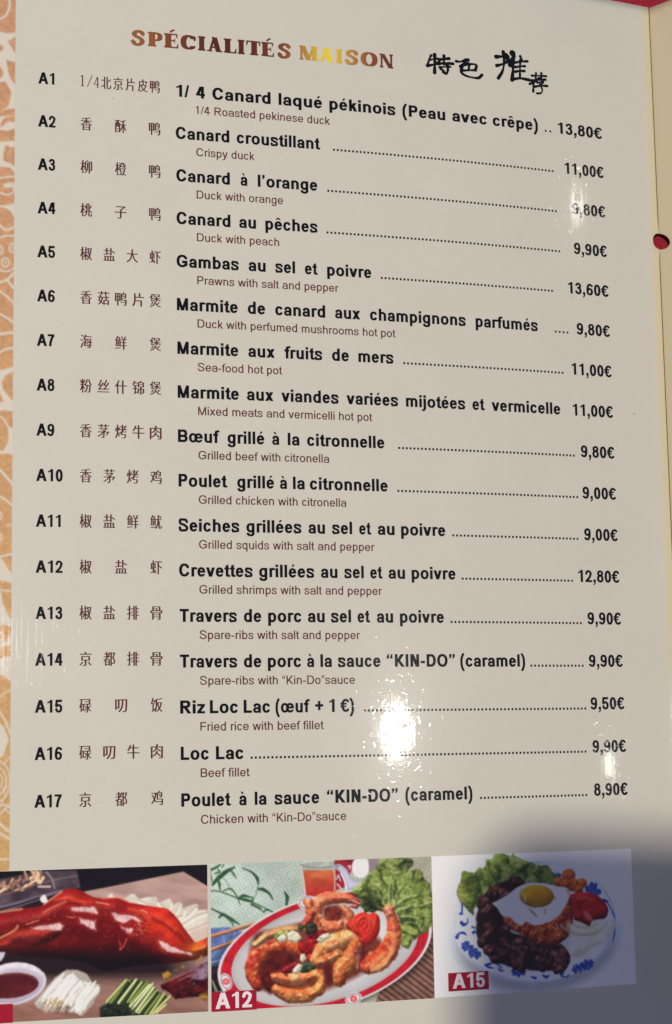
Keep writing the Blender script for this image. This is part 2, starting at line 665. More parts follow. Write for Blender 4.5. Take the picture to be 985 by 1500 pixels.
        p.nib(cat([(62 + sv * .3, 500), (w * .30, 620), (w * .52, 716 - hh / 2), (w - 50 - sv / 2, 560), (w - 48 - sv / 2, 480), (w * .62, 300), (w * .30, 120), (w * .2, 50)]), sv * .46, hh * .5)
        p.box(36, 0, w - 42, hh).cut((0, -80), (w, -80), (w, 0), (0, 0))
    elif c == '3':
        p.arc(62, 335, w - 62, 716, -90, 165, sv * .46, hh * .5)
        p.arc(44, -12, w - 40, 335 + hh * .9, -165, 90, sv * .48, hh * .5)
    elif c == '4':
        p.box(w * .54, 0, w * .54 + sv, 716)
        p.box(26, 150, w - 26, 150 + hh)
        p.line(26 + sv * .5, 190, w * .54 + 8, 700, sv * 1.05)
    elif c == '5':
        p.arc(36, -12, w - 36, 480, -168, 142, sv * .48, hh * .5)
        p.box(w * .2, 716 - hh, w - 62, 716)
        p.line(w * .155 + 20, 340, w * .245 + 20, 716, sv * .92)
    elif c == '6':
        p.arc(38, -12, w - 38, 455, 0, 360, sv * .48, hh * .5)
        p.nib(cat([(38 + sv * .5, 230), (38 + sv * .52, 430), (w * .36, 620), (w * .58, 716 - hh / 2), (w - 60 - sv * .3, 590)]), sv * .48, hh * .5)
    elif c == '7':
        p.box(44, 716 - hh, w - 40, 716)
        p.nib(cat([(w - 70 - sv * .3, 640), (w * .56, 430), (w * .44, 220), (w * .40, 40)]), sv * .5, hh * .5)
        p.box(w * .40 - sv / 2, 0, w * .40 + sv / 2, 70)
        p.cut((0, -80), (w, -80), (w, 0), (0, 0))
    elif c == '8':
        p.arc(58, 350, w - 58, 716, 0, 360, sv * .46, hh * .48)
        p.arc(36, -12, w - 36, 350 + hh * .85, 0, 360, sv * .48, hh * .5)
    elif c == '9':
        p.arc(38, 250, w - 38, 716, 0, 360, sv * .48, hh * .5)
        p.nib(cat([(w - 38 - sv * .5, 470), (w - 38 - sv * .52, 270), (w * .64, 90), (w * .42, -12 + hh / 2), (60 + sv * .3, 120)]), sv * .48, hh * .5)
    elif c == ',':
        x = (w - sv) / 2
        p.box(x, 0, x + sv, sv * .98)
        p.nib(cat([(x + sv * .7, 20), (x + sv * .62, -80), (x + sv * .15, -140)]), sv * .28, 30)
    elif c == '.':
        p.box((w - sv) / 2, 0, (w + sv) / 2, sv)
    elif c == '/':
        p.line(sv * .35, -12, w - sv * .35, 728, sv * .72)
    elif c in '()':
        k = cat([(w * .68, 728), (w * .36, 500), (w * .30, 260), (w * .36, 20), (w * .68, -210)])
        if c == ')':
            k = k * [-1, 1] + [w, 0]
        p.nib(k, sv * .46, hh * .4)
    elif c == '+':
        p.box(40, 300, w - 40, 300 + hh * 1.1).box(w / 2 - sv * .42, 100, w / 2 + sv * .42, 620)
    elif c == '-':
        p.box(30, 190, w - 30, 190 + hh * 1.15)
    elif c == '€':
        p.arc(66, -12, w + 60, 728, 48, 312, sv * .48, hh * .5)
        p.box(4, 400, w * .72, 400 + hh * .72).box(4, 255, w * .66, 255 + hh * .72)
    elif c in '“”’':
        n = 1 if c == '’' else 2
        for i in range(n):
            x = w * (0.5 if n == 1 else (.28, .72)[i])
            if c == '“':
                p.box(x - sv * .45, 460, x + sv * .45, 460 + sv * .9)
                p.nib(cat([(x - sv * .1, 520), (x - sv * .1, 620), (x + sv * .3, 700)]), sv * .26, 26)
            else:
                p.box(x - sv * .45, 716 - sv * .9, x + sv * .45, 716)
                p.nib(cat([(x + sv * .1, 660), (x + sv * .1, 570), (x - sv * .3, 480)]), sv * .26, 26)
    if acc:
        cx = w * .5
        t = hh * .62
        if acc == 'acute':
            p.poly((cx - 60, 590), (cx + 40, 590), (cx + 150, 736), (cx + 10, 736))
        elif acc == 'grave':
            p.poly((cx + 60, 590), (cx - 40, 590), (cx - 150, 736), (cx - 10, 736))
        else:
            p.poly((cx - 170, 590), (cx - 70, 590), (cx, 670), (cx + 70, 590), (cx + 170, 590), (cx + 65, 736), (cx - 65, 736))
    return p.m, adv


def serif(ch):
    """heavy round-serifed capitals of the heading"""
    base = {'É': 'E'}.get(ch, ch)
    S, T = 246, 100
    p = Pen(S, T)
    w = {'S': 560, 'P': 610, 'E': 610, 'C': 640, 'I': 320, 'A': 690, 'L': 590, 'T': 640, 'M': 830, 'O': 740, 'N': 740}[base]

    def stem(x, s=S, top=True, bot=True):
        p.box(x, 0, x + s, 700)
        for y, on in ((0, bot), (700, top)):
            if on:
                k = 1 if y == 0 else -1
                p.nib(cat([(x - 34, y + k * 34), (x + s / 2, y + k * 26), (x + s + 34, y + k * 34)]), 22, 34)
                p.poly((x - 30, y + k * 40), (x + s + 30, y + k * 40), (x + s, y + k * 120), (x, y + k * 120))
    if base == 'I':
        stem(72)
    elif base == 'P':
        stem(60)
        p.box(150, 640, 360, 700).box(150, 270, 360, 330)
        p.arc(130, 270, 600, 700, -90, 90, 100, 44)
    elif base == 'E':
        stem(56)
        p.box(150, 640, 520, 700).box(150, 330, 440, 392).box(150, 0, 540, 62)
        p.poly((470, 700), (556, 700), (545, 490), (505, 500)).poly((490, 0), (580, 0), (585, 215), (540, 205))
        p.poly((420, 250), (460, 245), (460, 480), (420, 475))
    elif base == 'L':
        stem(56)
        p.box(150, 0, 530, 64).poly((470, 0), (566, 0), (576, 240), (526, 225))
    elif base == 'T':
        stem(232, top=False)
        p.box(40, 634, 602, 700)
        for s in (-1, 1):
            c = 321
            p.poly((c + s * 290, 700), (c + s * 200, 690), (c + s * 255, 470), (c + s * 300, 462))
    elif base == 'C':
        p.arc(28, -14, 640, 714, 40, 322, 110, 48)
        p.nib(cat([(545, 640), (575, 560), (560, 470)]), 36, 40)
    elif base == 'O':
        p.arc(24, -14, 716, 714, 0, 360, 112, 48)
    elif base == 'S':
        p.nib(cat([(470, 560), (420, 650), (290, 676), (160, 620), (120, 520), (190, 430), (350, 350), (450, 250), (430, 110), (290, 24), (150, 48), (75, 170)]), 104, 68)
        p.nib(cat([(490, 640), (500, 540), (490, 470)]), 28, 36).nib(cat([(62, 240), (54, 150), (64, 60)]), 28, 36)
    elif base == 'A':
        p.line(140, 0, 330, 700, 112)
        p.line(520, 0, 340, 714, 236)
        p.box(190, 180, 500, 260)
        for c, hw in ((130, 120), (545, 150)):
            p.nib(cat([(c - hw + 20, 32), (c, 24), (c + hw - 20, 32)]), 22, 32)
        p.nib(cat([(270, 690), (330, 690)]), 30, 28)
    elif base == 'N':
        stem(60, 106)
        stem(590, 106)
        p.line(600, 0, 160, 700, 240)
    elif base == 'M':
        stem(52, 104)
        stem(590, 214)
        p.line(415, 0, 165, 700, 226)
        p.line(415, 0, 650, 700, 116)
    if ch == 'É':
        p.nib(cat([(280, 790), (340, 850), (400, 880)]), 48, 40)
    return p.m, w


_gc = {}


def glyph_quads(key, fn):
    if key not in _gc:
        m, adv = fn()
        idx = np.where(m.any(1))[0]
        Q = []
        if len(idx):
            def runs(r):
                d = np.diff(np.concatenate([[0], m[r].astype(np.int8), [0]]))
                return np.stack([np.where(d == 1)[0], np.where(d == -1)[0]], 1)
            step = 2
            r = idx[0]
            while r <= idx[-1]:
                r2 = min(r + step, m.shape[0] - 1)
                A, B = runs(r), runs(r2)
                ok = len(A) == len(B) and len(A) and np.all((A[:, 0] < B[:, 1]) & (B[:, 0] < A[:, 1]))
                if ok and np.all(np.abs(A - B) < 24):
                    pass
                else:
                    A = B = runs(min(r + 1, m.shape[0] - 1))
                for (a0, a1), (b0, b1) in zip(A, B):
                    X = lambda i: GXs[0] + (i - .5) * 5.0
                    y0, y1 = GYs[r], GYs[r] + 7.0 * step
                    Q.append([(X(a0), y0), (X(a1), y0), (X(b1), y1), (X(b0), y1)])
                r += step
        _gc[key] = (np.array(Q, float).reshape(-1, 4, 2), adv)
    return _gc[key]


def set_words(words, em, y):
    """words: list of (string, x0, x1, font) on one baseline -> quads in page mm"""
    out = []
    for s, x0, x1, fn in words:
        pen, qs = 0.0, []
        for ch in s:
            Q, adv = glyph_quads((fn, ch), lambda: (sans(ch, fn == 'B') if fn in 'BR' else serif(ch)))
            if len(Q):
                qs.append(Q + [pen, 0])
            pen += adv
        Q = np.concatenate(qs)
        lo, hi = Q[..., 0].min(), Q[..., 0].max()
        X = x0 + (Q[..., 0] - lo) / (hi - lo) * (x1 - x0)
        Y = y - Q[..., 1] * em / 1000.0
        out.append(np.stack([X, Y], -1))
    return np.concatenate(out)


INK_LIFT = 0.03


def quads_mesh(name, Q, mat, parent=None, lift=INK_LIFT, cols=None, label=None):
    P = world(Q[..., 0].ravel(), Q[..., 1].ravel(), lift)
    F = np.arange(len(P)).reshape(-1, 4)[:, ::-1]
    # rows were laid out bottom-left, bottom-right, top-right, top-left (y up)
    F = F[:, ::-1]
    o = mesh_np(name, P, F, mat, cols=cols)
    return part(o, parent, label)


# ------------------------------------------------------------------ Chinese characters (Blender's own built-in type)
_cj = {}
FAT = np.array([0.026, -0.004])


def cjk(ch):
    if ch not in _cj:
        cu = bpy.data.curves.new('character', 'FONT')
        cu.body = ch
        cu.resolution_u = 3
        ob = bpy.data.objects.new('character', cu)
        COL.objects.link(ob)
        dg = bpy.context.evaluated_depsgraph_get()
        me = bpy.data.meshes.new_from_object(ob.evaluated_get(dg))
        V = np.array([v.co[:2] for v in me.vertices])
        me.calc_loop_triangles()
        T = np.array([t.vertices[:] for t in me.loop_triangles])
        a, b, c = V[T[:, 0]], V[T[:, 1]], V[T[:, 2]]
        neg = ((b - a)[:, 0] * (c - a)[:, 1] - (b - a)[:, 1] * (c - a)[:, 0]) < 0
        T[neg] = T[neg][:, ::-1]
        # a touch more ink: push the outline outwards
        E = {}
        for t in T:
            for i in range(3):
                e = (t[i], t[(i + 1) % 3])
                if (e[1], e[0]) in E:
                    del E[(e[1], e[0])]
                else:
                    E[e] = 1
        nr = np.zeros_like(V)
        for i, j in E:
            d = V[j] - V[i]
            k = np.array([d[1], -d[0]]) / (np.hypot(*d) + 1e-9)
            nr[i] += k
            nr[j] += k
        ln = np.hypot(nr[:, 0], nr[:, 1])[:, None]
        V = V + np.where(ln > .3, nr / np.maximum(ln, .3) * np.minimum(2 / np.maximum(ln, .9), 1.5), 0) * FAT
        bpy.data.objects.remove(ob)
        bpy.data.curves.remove(cu)
        bpy.data.meshes.remove(me)
        _cj[ch] = (V, T)
    return _cj[ch]


def song(ch):
    """thin book figures set among the characters"""
    p = Pen(84, 40)
    if ch == '1':
        p.box(190, 0, 272, 716).box(110, 0, 352, 34).poly((190, 716), (272, 716), (100, 600), (100, 640))
    elif ch == '/':
        p.line(60, -40, 420, 740, 62)
    else:
        p.box(300, 0, 386, 716).box(20, 180, 480, 224).line(70, 200, 320, 700, 66).box(220, 0, 460, 30)
    return p.m, 500


def cjk_line(name, chars, mat, parent, label=None):
    """chars: (ch, x0, x1, ybottom, ytop)"""
    VV, TT, n0 = [], [], 0
    for ch, x0, x1, yb, yt in chars:
        if ch in '1/4':
            Q, _ = glyph_quads(('Q', ch), lambda: song(ch))
            V = Q.reshape(-1, 2)
            k = np.arange(len(V)).reshape(-1, 4)
            T = np.concatenate([k[:, [0, 1, 2]], k[:, [0, 2, 3]]])
        else:
            V, T = cjk(ch)
        lo, hi = V.min(0), V.max(0)
        if ch in '1/4':
            u = (V - lo) / np.maximum(hi - lo, 1e-6)
        else:
            u = np.stack([(V[:, 0] - lo[0]) / max(hi[0] - lo[0], 1e-6), (V[:, 1] + 0.083) / 0.925], 1)
        VV.append(np.stack([x0 + u[:, 0] * (x1 - x0), yb + u[:, 1] * (yt - yb)], 1))
        TT.append(T + n0)
        n0 += len(V)
    P = np.concatenate(VV)
    o = mesh_np(name, world(P[:, 0], P[:, 1], INK_LIFT), np.concatenate(TT), mat)
    return part(o, parent, label)


# ------------------------------------------------------------------ the printed lines
ROW = 13.0                                    # line pitch in mm, line 9 sits on y = 0
LINES = """
1|1/ -47.25 -43.26|4 -41.34 -38.49|Canard -36.39 -18.40|laqué -16.08 -2.38|pékinois -0.19 21.16|(Peau 23.31 37.59|avec 39.82 51.55|crêpe) 53.54 69.37|* 71.72 74.09|$13,80€ 76.37 92.54
2|Canard -47.49 -31.20|croustillant -29.10 -3.12|* 0.72 74.39|$11,00€ 78.35 92.60
3|Canard -47.39 -31.16|à -28.05 -25.85|l’orange -22.80 -4.29|* -1.25 75.08|$9,80€ 80.53 92.65
4|Canard -47.38 -31.11|au -28.60 -23.38|pêches -20.67 -4.42|* -1.74 75.76|$9,90€ 80.61 92.69
5|Gambas -47.44 -28.73|au -25.88 -20.58|sel -17.79 -11.58|et -8.67 -4.55|poivre -1.79 12.24|* 15.15 72.72|$13,60€ 78.01 92.74
6|Marmite -47.43 -29.20|de -26.27 -20.91|canard -17.96 -2.44|aux 0.49 8.48|champignons 11.44 42.57|parfumés 45.71 67.00|* 72.81 77.69|$9,80€ 80.55 92.67
7|Marmite -47.34 -29.16|aux -26.25 -18.12|fruits -15.34 -3.61|de -0.69 4.66|mers 7.53 18.74|* 21.73 75.42|$11,00€ 78.26 92.71
8|Marmite -47.32 -29.13|aux -26.80 -18.71|viandes -16.45 1.23|variées 3.55 19.92|mijotées 22.31 41.63|et 43.91 48.14|vermicelle 50.27 73.85|$11,00€ 78.13 92.64
9|Bœuf -47.31 -34.93|grillé -32.72 -21.63|à -19.38 -17.13|la -14.69 -10.99|citronnelle -8.80 15.26|* 19.53 78.39|$9,80€ 80.45 92.56
10|Poulet -47.22 -32.76|grillé -29.97 -18.88|à -17.22 -14.96|la -13.29 -9.59|citronnelle -8.16 16.02|* 18.96 79.04|$9,00€ 80.50 92.59
11|Seiches -47.29 -29.36|grillées -27.39 -10.80|au -8.78 -3.64|sel -1.61 4.69|et 6.75 10.62|au 12.52 17.90|poivre 19.80 34.02|* 36.17 78.61|$9,00€ 80.56 92.61
12|Crevettes -47.20 -25.56|grillées -23.75 -7.14|au -5.21 -0.06|sel 1.89 8.03|et 9.90 13.86|au 15.59 20.89|poivre 22.81 36.96|* 38.84 76.16|$12,80€ 77.99 92.63
13|Travers -47.11 -30.36|de -28.40 -23.17|porc -21.28 -11.27|au -9.36 -4.17|sel -2.40 3.85|et 5.72 9.73|au 11.68 16.85|poivre 18.84 32.86|* 34.90 78.72|$9,90€ 80.65 92.64
14|Travers -47.10 -30.40|de -28.54 -23.32|porc -21.52 -11.55|à -9.81 -7.56|la -5.81 -2.21|sauce -0.53 12.62|“KIN-DO” 14.49 36.05|(caramel) 37.65 58.96|* 60.63 78.86|$9,90€ 80.60 92.65
15|Riz -47.10 -39.85|Loc -38.57 -30.37|Lac -28.76 -20.95|(œuf -19.40 -9.02|+ -7.61 -5.03|1 -3.36 -1.61|€) -0.01 4.28|* 7.15 79.19|$9,50€ 80.64 92.65
16|Loc -47.01 -38.91|Lac -36.92 -28.89|* -26.87 78.75|$9,90€ 80.77 92.66
17|Poulet -46.93 -32.56|à -30.31 -28.06|la -25.81 -22.25|sauce -20.06 -6.71|“KIN-DO” -4.48 17.13|(caramel) 19.33 40.50|* 42.81 78.50|$8,90€ 80.80 92.65
""".strip().split('\n')
ENG = ["1/4 Roasted pekinese duck", "Crispy duck", "Duck with orange", "Duck with peach", "Prawns with salt and pepper", "Duck with perfumed mushrooms hot pot", "Sea-food hot pot", "Mixed meats and vermicelli hot pot", "Grilled beef with citronella", "Grilled chicken with citronella", "Grilled squids with salt and pepper", "Grilled shrimps with salt and pepper", "Spare-ribs with salt and pepper", "Spare-ribs with “Kin-Do”sauce", "Fried rice with beef fillet", "Beef fillet", "Chicken with “Kin-Do”sauce"]
ENG_END = [-0.01, -23.64, -15.04, -16.41, 1.76, 19.55, -16.0, 11.6, -2.0, 3.05, 11.46, 13.51, 6.47, 4.6, -5.03, -27.09, 1.25]
CODE_END = [-83.1, -82.7, -82.75, -82.65, -82.69, -82.68, -82.74, -82.72, -82.69, -80.28, -80.8, -80.22, -80.24, -80.17, -80.16, -80.16, -80.22]
CHN = ["1/4北京片皮鸭", "香酥鸭", "柳橙鸭", "桃子鸭", "椒盐大虾", "香菇鸭片煲", "海鲜煲", "粉丝什锦煲", "香茅烤牛肉", "香茅烤鸡", "椒盐鲜鱿", "椒盐虾", "椒盐排骨", "京都排骨", "碌叨饭", "碌叨牛肉", "京都鸡"]
EM_FR, EM_EN, EM_CO = 5.22, 3.48, 4.95
for ln in LINES:
    f = ln.split('|')
    n = int(f[0])
    y = (n - 9) * ROW
    words, dots, price = [], None, None
    for t in f[1:]:
        s, a, b = t.rsplit(' ', 2)
        a, b = float(a) + .05, float(b) - .05
        if s == '*':
            dots = (a, b)
        elif s[0] == '$':
            price = (s[1:], a, b, 'B')
        else:
            words.append((s, a, b, 'B'))
    title = ' '.join(wd[0] for wd in words)
    line = quads_mesh('dish_line', set_words(words, EM_FR, y), M_BLACK, label='printed menu line reading ' + title)
    quads_mesh('item_code', set_words([('A%d' % n, -87.75, CODE_END[n - 1], 'B')], EM_CO, y - .7), M_BLACK, line)
    quads_mesh('translation', set_words([(ENG[n - 1], -41.30, ENG_END[n - 1], 'R')], EM_EN, y + 4.9), M_MAROON, line)
    if price:
        quads_mesh('price', set_words([price], EM_FR, y), M_BLACK, line)
    if dots:
        a, b = dots
        k = int(round((b - a - .62) / 1.222)) + 1
        xs_ = np.linspace(a, b - .62, k)
        quads_mesh('dot_leader', np.array([[(x, y), (x + .62, y), (x + .62, y - .64), (x, y - .64)] for x in xs_]), M_BLACK, line)
    ch = CHN[n - 1]
    x0, x1 = -75.5, -52.0
    yb, yt = y - .55, y - .55 - 4.05
    if n == 1:
        xx = [(-75.5, -74.4), (-73.6, -71.95), (-71.65, -70.0), (-69.55, -66.5), (-65.95, -63.0), (-62.3, -59.5), (-58.7, -55.7), (-55.1, -52.1)]
        row = [(c, a, b, yb - (.35 if c in '1/4' else 0), yt + (.45 if c == '4' else .3 if c == '1' else .1 if c == '/' else .1)) for c, (a, b) in zip(ch, xx)]
    else:
        wch = 3.45
        st = np.linspace(x0, x1 - wch, len(ch))
        row = [(c, a, a + wch, yb, yt) for c, a in zip(ch, st)]
    cjk_line('chinese_name', row, M_MAROON2, line)

# heading with its copper to gold shine printed along the word
HEAD = [('S', -60.8, -56.45), ('P', -55.8, -51.2), ('É', -50.9, -46.45), ('C', -45.9, -41.1), ('I', -40.65, -38.25), ('A', -37.95, -33.05), ('L', -32.8, -28.75), ('I', -28.55, -26.2), ('T', -25.9, -21.35), ('É', -21.25, -17.2), ('S', -16.3, -11.9),
        ('M', -9.45, -3.3), ('A', -3.25, 1.75), ('I', 2.05, 4.4), ('S', 4.95, 9.5), ('O', 10.1, 15.7), ('N', 16.25, 20.8)]
Q = set_words([(c, a + .05, b - .05, 'T') for c, a, b in HEAD], 6.35, -118.95)
hx = [-61, -55, -49, -43, -36, -27, -20, -14, -10, -6.5, -3, -0.5, 1.5, 4, 8, 13, 17, 21]
hc = [(158, 100, 52), (156, 92, 48), (132, 72, 40), (110, 54, 34), (94, 42, 29), (96, 43, 30), (112, 56, 36), (138, 76, 44), (178, 122, 56), (196, 146, 62), (220, 184, 56), (232, 206, 50), (228, 196, 56), (206, 158, 66), (186, 128, 64), (152, 86, 50), (126, 62, 40), (104, 48, 34)]
hl = np.array([ink(np.array(c) * (.95 if c[1] > 150 else .88)) for c in hc])
qc = np.stack([np.interp(Q[..., 0].ravel(), hx, hl[:, i]) for i in range(3)], -1)
quads_mesh('heading', Q, M_INK, cols=qc, label='heading SPÉCIALITÉS MAISON in copper and gold letters')

BRUSH = [
('te',[(33.31,-124.67),(32.61,-123.11),(32.17,-121.68)],0.27),
('te',[(32.61,-123.01),(34.04,-123.47),(35.58,-123.84)],0.27),
('te',[(32.05,-121.17),(33.90,-121.67),(35.85,-122.58)],0.36),
('te',[(34.49,-125.01),(34.46,-121.73),(34.34,-119.14)],0.36),
('te',[(35.98,-123.53),(37.78,-123.94),(39.28,-124.25)],0.32),
('te',[(37.60,-124.96),(37.61,-123.32),(37.58,-122.27)],0.32),
('te',[(35.54,-122.15),(38.00,-122.62),(40.57,-122.71)],0.36),
('te',[(36.02,-121.06),(37.97,-121.42),(39.61,-121.61)],0.27),
('te',[(38.66,-122.20),(38.81,-120.48),(38.32,-119.28),(37.31,-119.66)],0.32),
('te',[(36.51,-120.57),(37.02,-120.23),(37.31,-119.96)],0.27),
('se',[(41.73,-123.64),(43.17,-123.70),(44.64,-124.27)],0.32),
('se',[(44.85,-124.60),(46.05,-124.74),(45.65,-123.69),(44.70,-123.08)],0.27),
('se',[(45.26,-124.55),(44.19,-123.22),(43.02,-122.09)],0.32),
('se',[(43.97,-122.70),(46.26,-123.26),(48.45,-123.22),(48.18,-121.49)],0.32),
('se',[(46.05,-122.94),(45.89,-121.33)],0.27),
('se',[(43.92,-120.90),(46.20,-121.21),(48.18,-121.49)],0.27),
('se',[(43.65,-122.46),(43.38,-120.24),(45.11,-119.24),(47.69,-118.94),(49.26,-119.12),(50.33,-120.14)],0.36),
('tui',[(55.48,-126.77),(57.39,-127.10),(59.52,-127.27)],0.46),
('tui',[(57.97,-128.69),(58.18,-125.49),(57.55,-122.40),(55.99,-119.81)],0.41),
('tui',[(55.59,-123.87),(57.57,-124.61),(59.68,-125.88)],0.36),
('tui',[(58.78,-127.48),(59.70,-126.28),(60.61,-124.99)],0.59),
('tui',[(61.16,-128.69),(61.55,-127.42),(60.39,-124.76)],0.55),
('tui',[(61.31,-126.89),(61.19,-123.35),(60.75,-119.77)],0.41),
('tui',[(63.92,-127.92),(64.31,-126.96)],0.32),
('tui',[(61.80,-125.64),(64.29,-126.25),(66.34,-126.62)],0.32),
('tui',[(62.07,-124.16),(63.96,-124.65),(65.42,-124.88)],0.27),
('tui',[(62.02,-122.64),(63.64,-123.10),(65.15,-123.23)],0.27),
('tui',[(60.76,-119.97),(63.56,-120.62),(66.66,-120.50)],0.36),
('tui',[(63.87,-126.61),(63.66,-123.65),(63.56,-120.72)],0.32),
('jian',[(67.79,-122.05),(70.08,-122.34),(72.91,-122.50)],0.27),
('jian',[(69.29,-123.05),(69.12,-121.41)],0.27),
('jian',[(71.19,-123.29),(71.02,-121.55)],0.27),
('jian',[(70.37,-121.57),(68.69,-120.04),(66.94,-119.22)],0.27),
('jian',[(67.41,-120.39),(70.02,-120.92),(72.54,-121.34)],0.27),
('jian',[(68.25,-119.79),(68.09,-116.84)],0.27),
('jian',[(69.56,-119.95),(71.96,-120.55),(70.73,-119.39)],0.23),
('jian',[(70.62,-119.47),(71.32,-117.95),(70.84,-116.67),(69.43,-116.40)],0.27),
('jian',[(68.64,-118.52),(71.04,-119.12),(73.11,-119.28)],0.27),
]


def brush_quads(strokes):
    """brush strokes -> thin rows, by the same scan used for the letters"""
    P = np.concatenate([np.array(s[1]) for s in strokes])
    x0, y0 = P.min(0) - 1
    x1, y1 = P.max(0) + 1
    st = 0.04
    X, Y = np.meshgrid(np.arange(x0, x1, st), np.arange(y0, y1, st))
    m = np.zeros(X.shape, bool)
    rng = np.random.default_rng(5)
    for _, pts, r in strokes:
        C = cat(pts, m=20)
        k = len(C)
        t = np.linspace(0, 1, k)
        rad = r * 1.42 * (1.0 + .22 * np.cos(t * 6.28) + .10 * rng.standard_normal() + .06 * np.cos(t * 17))
        for (px, py), rr in zip(C, rad):
            m |= ((X - px) / rr) ** 2 + ((Y - py) / (rr * .92)) ** 2 <= 1
    Q = []
    for r in range(m.shape[0] - 1):
        if not m[r].any():
            continue
        d = np.diff(np.concatenate([[0], m[r].astype(np.int8), [0]]))
        for a, b in zip(np.where(d == 1)[0], np.where(d == -1)[0]):
            xa, xb, ya = x0 + a * st, x0 + b * st, y0 + r * st
            Q.append([(xa, ya + st), (xb, ya + st), (xb, ya), (xa, ya)])
    return np.array(Q)


for key, nm in (('te', '特'), ('se', '色'), ('tui', '推'), ('jian', '荐')):
    quads_mesh('brush_character', brush_quads([s for s in BRUSH if s[0] == key]), M_BLACK, label='black brush written heading character ' + nm)


# ------------------------------------------------------------------ printed pictures
def homog(src, dst):
    A, b = [], []
    for (x, y), (u, v) in zip(src, dst):
        A += [[x, y, 1, 0, 0, 0, -u * x, -u * y], [0, 0, 0, x, y, 1, -v * x, -v * y]]
        b += [u, v]
    h = np.linalg.solve(np.array(A), np.array(b))
    return np.append(h, 1).reshape(3, 3)


def hash2(ix, iy, seed):
    h = (ix.astype(np.int64) * 374761393 + iy.astype(np.int64) * 668265263 + seed * 974634777) & 0xffffffff
    h = ((h ^ (h >> 13)) * 1274126177) & 0xffffffff
    h = h ^ (h >> 16)
    return (h & 0xffff) / 65535.0


def vnoise(x, y, seed):
    ix, iy = np.floor(x), np.floor(y)
    fx, fy = x - ix, y - iy
    fx, fy = fx * fx * (3 - 2 * fx), fy * fy * (3 - 2 * fy)
    a, b = hash2(ix, iy, seed), hash2(ix + 1, iy, seed)
    c, d = hash2(ix, iy + 1, seed), hash2(ix + 1, iy + 1, seed)
    return (a * (1 - fx) + b * fx) * (1 - fy) + (c * (1 - fx) + d * fx) * fy


def fbm(x, y, seed=0, octv=4):
    s, amp, t = 0, 1.0, 0
    for k in range(octv):
        s = s + amp * vnoise(x * 2 ** k, y * 2 ** k, seed + k * 7)
        t += amp
        amp *= .55
    return s / t


